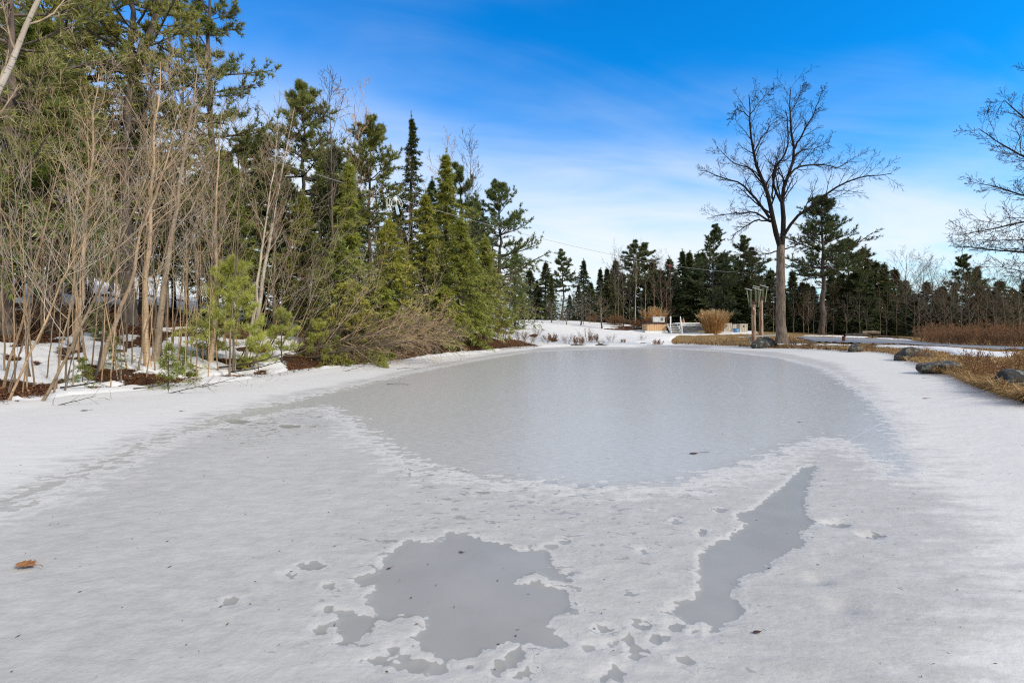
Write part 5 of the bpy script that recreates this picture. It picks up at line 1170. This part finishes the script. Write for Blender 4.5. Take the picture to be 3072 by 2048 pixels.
for px, py, s, lb in [(2940,1130,1.0,'reddish weed clump behind the long smooth boulder'),(2965,1150,.9,'reddish weed clump in the grass east of the long smooth boulder'),(3030,1140,.9,'reddish weed clump beside the mossy boulder'),(2760,1085,.9,'reddish weed clump on the grey jutting boulder'),(2925,1100,.9,'reddish weed clump behind the snow mound'),(2380,1042,.9,'reddish weed clump on the shore past the big bare maple'),
                    (2420,1046,.8,'reddish weed clump by the small pale stone'),(2610,1052,.7,'reddish weed clump between the pale-patched and jutting boulders'),(3060,1090,.9,'reddish weed clump far back on the grass at the picture edge')]:
    x, y = hit(px, py); plant(RW, 'red_weed', x, y, lb, 'weeds', 'reddish weeds on the east bank', px, s)

# ------------------------------------------------------------------ ground cover: dead grass, fallen leaves (nobody could count them)
gr = np.random.default_rng(99)
def scatter(n, px0, px1, Y0, Y1, keep, near=1.6):
    px = gr.uniform(px0, px1, n); Y = Y0 * (Y1 / Y0) ** (gr.random(n) ** near)
    x = (px - 1536) * Y / F; d = -sdf(x, Y, POND, 8); s = surf(x, Y, _Sg)
    m = keep(px, x, Y, d, s); return x[m], Y[m], d[m], s[m]
x, y, d, s = scatter(150000, 2000, 3350, 10, 48, lambda p, x, y, d, s: (d > -.05) & (s < .02) & (p + (fbm(x * .5, y * .5, 31) - .5) * 60 > 2015) & (sdf(x, y, DRIVE, 1.0) < -.1), 1.25)
n = len(x); edge = smooth(1.6, .1, d); cl = fbm(x * 2.2, y * 2.2, 61, 3)
hgt = (.09 + .21 * edge + .20 * smooth(.5, .7, cl) * smooth(30, 12, y)) * gr.uniform(.6, 1.3, n)
az = gr.random(n) * 6.28; dirx = np.cos(az) * .7 - .75 * edge; diry = np.sin(az) * .7 - .5 * edge
P0 = np.stack([x, y, np.maximum(surf(x, y), .01) - .01], 1); lean = gr.uniform(.5, 1.6, n)
W0 = (.006 + y * .00045)[:, None]; sdv = _n(np.stack([np.cos(az + 1.57), np.sin(az + 1.57), 0 * az], 1)) * W0
P1 = P0 + np.stack([dirx * hgt * lean * .5, diry * hgt * lean * .5, hgt * .75], 1); P2 = P1 + np.stack([dirx * hgt * lean, diry * hgt * lean, hgt * gr.uniform(-.45, .25, n)], 1)
P2[:, 2] = np.maximum(P2[:, 2], P0[:, 2] + .012)
V = np.stack([P0 - sdv, P0 + sdv, P1 + sdv * .7, P1 - sdv * .7, P2], 1).reshape(-1, 3); b = np.arange(n) * 5
M_GRASS = needle_mat('dead_grass', (.17, .085, .035), (.56, .38, .17), .25)
ti = np.clip(.25 + .55 * fbm(x * .6, y * .6, 62, 3) - .30 * edge * smooth(20, 30, y) + gr.normal(0, .2, n), 0, 1)
o = link('dead_grass', mesh_np('dead_grass', V, np.stack([b, b + 1, b + 2, b + 3], 1), np.stack([b + 3, b + 2, b + 4], 1), dict(tint=np.repeat(ti, 5)), M_GRASS)); tag(o, 'matted tan and rusty dead grass over the east bank and lawn', 'grass', None, 'stuff')
x, y, d, s = scatter(200000, -500, 1620, 9.5, 40, lambda p, x, y, d, s: (d > .0) & (s < -.02), 1.1)
n = len(x); c0 = np.stack([x, y, surf(x, y) + gr.uniform(0, .05, n)], 1); a1 = _n(gr.normal(0, 1, (n, 3)) * [1, 1, .45]); a2 = _n(np.cross(a1, gr.normal(0, .35, (n, 3)) + [0, 0, 1])); sz_ = (gr.uniform(.014, .036, n) * (1 + y * .02))[:, None]
thin = (gr.random(n) < .55)[:, None]; w1 = np.where(thin, sz_ * 2.0, sz_); w2 = np.where(thin, sz_ * .12, sz_ * .6)
V = np.stack([c0 - a1 * w1, c0 - a2 * w2, c0 + a1 * w1, c0 + a2 * w2], 1).reshape(-1, 3); b = np.arange(n) * 4
M_LEAF = needle_mat('fallen_leaves', (.035, .016, .009), (.30, .125, .052), .12)
o = link('leaf_litter', mesh_np('leaf_litter', V, np.stack([b, b + 1, b + 2, b + 3], 1), None, dict(tint=np.repeat(gr.random(n) ** 1.6, 4)), M_LEAF)); tag(o, 'red-brown fallen leaves and needles in the melted patches of the wooded bank', 'leaves', None, 'stuff')

# ------------------------------------------------------------------ brush pile and fallen wood on the west bank
FTR = [bare(5.2, .05, 451, B_GREY, B_TWIG, .15, 26, .5, 38, 7, 4, up=.03, rmin=.005), bare(4.4, .04, 452, B_GREY, B_GREY, .12, 26, .5, 40, 7, 4, up=.04, rmin=.005)]
from mathutils import Quaternion
for px, py, k, rz, tl, s, lb in [(905,1050,0,8,76,1.15,'fallen grey sapling lying east along the bank, first of the brush pile'),(960,1040,1,-6,77,.9,'fallen sapling on top of the brush pile with its twigs over the ice'),(1040,1045,0,-14,78,.9,'fallen sapling in the middle of the brush pile'),(1120,1040,1,4,76,.85,'fallen sapling at the east end of the brush pile'),(1230,1045,0,-10,76,.6,'fallen sapling past the brush pile, pointing along the shore'),(860,1075,1,16,76,.8,'small fallen sapling at the near end of the brush pile'),(1000,1068,0,2,84,1.0,'fallen sapling pressed flat along the ice edge, lowest in the brush pile'),(1075,1062,1,-3,82,1.0,'flat fallen sapling at the ice edge below the light green hemlock'),(935,1075,1,-18,80,.9,'fallen sapling crossing the near half of the brush pile')]:
    x, y = hit(px, py); o = plant(FTR[k], 'fallen_sapling', x, y, lb, 'fallen tree', 'fallen saplings of the brush pile', 0, s, sink=-.12)
    o.rotation_mode = 'QUATERNION'; o.rotation_quaternion = Quaternion((0, 0, 1), rad(rz)) @ Quaternion((0, 1, 0), rad(tl)) @ Quaternion((0, 0, 1), px * .1)
BO = hemlock(1.7, .02, 461, B_DARK, N_HEM, .15, .40, 2.2, .09, .018, 5, limb=7)
for px, py, rz, tl, s, lb in [(1085,1095,20,86,.9,'torn hemlock bough lying on the snow under the brush pile'),(1140,1100,-60,105,.8,'hemlock bough hanging down onto the ice edge'),(960,1100,10,95,.8,'hemlock bough flat on the snow at the near end of the brush pile')]:
    x, y = hit(px, py); o = plant(BO, 'hemlock_bough', x, y, lb, 'branch', None, 0, s, sink=-.25)
    o.rotation_mode = 'QUATERNION'; o.rotation_quaternion = Quaternion((0, 0, 1), rad(rz)) @ Quaternion((0, 1, 0), rad(tl))
def stick(l, r, seed):
    g = np.random.default_rng(seed); P = curve(np.zeros((1, 3)), np.array([[1., 0, .02]]), np.array([l]), np.array([r]), 8, 0, .12, g, .3)
    b = grow(P, 6, 5, .2, 1, 40, .45, .6, .03, .15, g, rmin=.003); v, q = tubes([(P[0], P[1], 5), (b[0], b[1], 3)]); return mesh_np('fallen_branch', v, q, None, None, B_DARK)
STK = [stick(1.6, .02, 1), stick(1.1, .013, 2), stick(.8, .009, 3)]
for i, (px, py, k, rz, s, lb) in enumerate([(655,1112,0,5,1.5,'dark fallen branch on the snow just before the brush pile'),(690,1122,0,-10,1.2,'dark fallen branch below the first one before the brush pile'),(400,1178,1,10,1.1,'fallen twig at the snow edge in front of the twin hemlock seedlings'),(470,1185,1,-15,1.2,'fallen branch in front of the brown leaf mound'),(560,1168,1,20,1.1,'fallen twig east of the brown leaf mound'),
        (600,1170,2,-20,1.0,'short twig at the snow edge below the fallen branches'),(180,1178,0,30,1.0,'dark branch slanting over the snow by the mossy patch'),(130,1222,1,-15,1.0,'pale twig lying on the near snow bank'),(690,1165,2,10,1.0,'tiny twig on smooth snow before the brush pile'),(1000,1118,1,0,1.0,'twig reaching over the ice from the brush pile'),(1190,1108,2,15,1.0,'twig frozen at the ice edge past the brush pile'),
        (760,1150,2,40,1.0,'forked twig on the snow shelf'),(330,1200,2,-35,.9,'small twig on the outer snow shelf'),(1160,1155,2,8,.8,'thin stick lying out on the grey ice')]):
    x, y = hit(px, py); o = link('fallen_branch', STK[k]); o.location = (x, y, max(sz(x, y), 0) + .02); o.rotation_euler = (0, rad(-4), rad(rz)); o.scale = (s, s, s); tag(o, lb, 'branch', 'fallen branches on the west bank')
# things blown out onto the ice
def leaf_mesh(kind, s, m):
    if kind: out = [(0,.0),(.12,.09),(.18,.24),(.27,.17),(.36,.34),(.46,.21),(.56,.38),(.64,.22),(.75,.27),(.84,.12),(1,.0)]
    else: out = [(0,.0),(.2,.16),(.45,.24),(.7,.18),(.88,.07),(1,.0)]
    up = [(a, b) for a, b in out]; dn = [(a, -b * .9) for a, b in out[::-1][1:-1]]
    bm = bmesh.new(); vs = [bm.verts.new((a * s, b * s, abs(b) * s * .16 + .015 * s * math.sin(a * 9))) for a, b in up + dn]
    bmesh.ops.triangulate(bm, faces=[bm.faces.new(vs)])
    bmesh.ops.solidify(bm, geom=bm.faces[:], thickness=.0015)
    me = bpy.data.meshes.new('blade'); bm.to_mesh(me); bm.free(); me.materials.append(m); return me
M_OAK = simple('dry_oak_leaf', (.26, .11, .035), .6, .35, 25); M_DK = simple('wet_dark_leaf', (.06, .03, .02), .6, .3, 25); M_RL = simple('red_dry_leaf', (.20, .05, .04), .7, .3, 25)
for i, (px, py, kd, s, m, rz, lb) in enumerate([(50,1702,1,.155,M_OAK,-12,'rust-brown lobed oak leaf lying on the near ice'),(2068,1362,0,.13,M_DK,15,'dark curled leaf with a long stalk on the smooth grey ice'),(240,1242,0,.15,M_DK,5,'flat brown leaf on the snow shelf by the west bank'),(2768,1199,0,.14,M_RL,10,'reddish leaf on the snowy ice below the east boulders'),(2765,1140,0,.12,M_DK,0,'dark scrap on the snow before the long smooth boulder'),
        (1160,1711,0,.035,M_DK,40,'tiny black scrap inside the large round melt pool'),(1376,1658,0,.04,M_DK,-20,'tiny curled leaf near the top of the large round melt pool'),(2393,1267,0,.07,M_DK,0,'small dark leaf on the grey ice west of the east snow'),(2258,1905,0,.05,M_DK,10,'dirty scrap on the white ice beside the narrow melt pool'),(535,1238,0,.09,M_DK,20,'small dark leaf on the outer snow shelf')]):
    x, y = on_ice(px, py); ij = np.argmin((io_xy[0] - x) ** 2 + (io_xy[1] - y) ** 2)
    o = thing('oak_leaf' if kd else 'dry_leaf', (x, y, io_xy[2][ij] + (.022 if kd else .008)), lb, 'leaf', None if kd else 'dead leaves out on the ice', rad(rz)); me = leaf_mesh(kd, s, m); link('blade', me, o)
    tube_obj('stalk', [(s * .98, 0, .004), (s * 1.3, .01 * s, .01), (s * (2.2 if 'long' in lb else 1.5), -.05 * s, .004)], .0022 if s > .1 else .001, m, o, 4)
nd = 480
px_ = gr.uniform(-100, 3200, nd); Yd_ = 1.9 * (13 / 1.9) ** (gr.random(nd) ** .8); xd = (px_ - 1536) * Yd_ / F
kp = sdf(xd, Yd_, POND, 2) > .4; xd, Yd_ = xd[kp], Yd_[kp]; nd = len(xd)
_zi = io_xy[2][1:].reshape(len(radii_i), -1); fi = np.clip(np.interp(np.hypot(xd, Yd_), radii_i, np.arange(len(radii_i))), 0, len(radii_i) - 1.01).astype(int); fj = np.clip((np.degrees(np.arctan2(xd, Yd_)) + 57) / .13, 0, 876).astype(int)
zi = np.maximum(_zi[fi, fj], _zi[fi + 1, fj]) + .004
an = gr.random(nd) * 6.28; dv_ = np.stack([np.cos(an), np.sin(an), 0 * an], 1); sv_ = np.stack([-np.sin(an), np.cos(an), 0 * an], 1); ln_ = (gr.uniform(.004, .014, nd) * np.where(gr.random(nd) < .12, 2.2, 1))[:, None]; wd_ = np.where(gr.random(nd) < .5, .0014, .0035)[:, None]
c0 = np.stack([xd, Yd_, zi], 1); V = np.stack([c0 - dv_ * ln_, c0 - sv_ * wd_, c0 + dv_ * ln_ + [0, 0, .004], c0 + sv_ * wd_ + [0, 0, .003]], 1).reshape(-1, 3); b = np.arange(nd) * 4
o = link('bark_debris', mesh_np('bark_debris', V, np.stack([b, b + 1, b + 2, b + 3], 1), None, dict(tint=np.repeat(gr.random(nd) * .5, 4)), needle_mat('bark_and_needle_bits', (.03, .02, .014), (.20, .12, .07), 0))); tag(o, 'pine needles and bits of bark blown over the ice', 'debris', None, 'stuff')
# a house glimpsed up the hill through the trees
hx, hy = at(325, 62); hz = sz(hx, hy); hs = thing('house', (hx, hy, hz - .3), 'pale house with a dark roof glimpsed up the hill through the trunks', 'house')
MB().box((0, 0, 1.3), (7, 5, 2.6)).done('wall', simple('pale_siding', (.42, .40, .36), .8, .1, 3, stretch=(.3, .3, 9)), hs)
rf = bmesh.new(); vs = [rf.verts.new(c_) for c_ in [(-3.8,-3,2.62),(3.8,-3,2.62),(3.8,3,2.62),(-3.8,3,2.62),(-3.8,0,4.3),(3.8,0,4.3)]]
for f_ in ((0,1,5,4),(2,3,4,5),(0,4,3),(1,2,5),(0,3,2,1)): rf.faces.new([vs[i] for i in f_])
me = bpy.data.meshes.new('roof'); rf.to_mesh(me); rf.free(); me.materials.append(simple('dark_shingle', (.06, .06, .07), .8)); link('roof', me, hs)
for wx in (-2, 0, 2): w_ = MB().box((wx, -2.52, 1.5), (.9, .06, 1.1)).done('window', M_WHITE, hs); MB().box((wx, -2.56, 1.5), (.74, .02, .94), bev=0).done('pane', simple('window_glass', (.03, .04, .05), .1), w_)
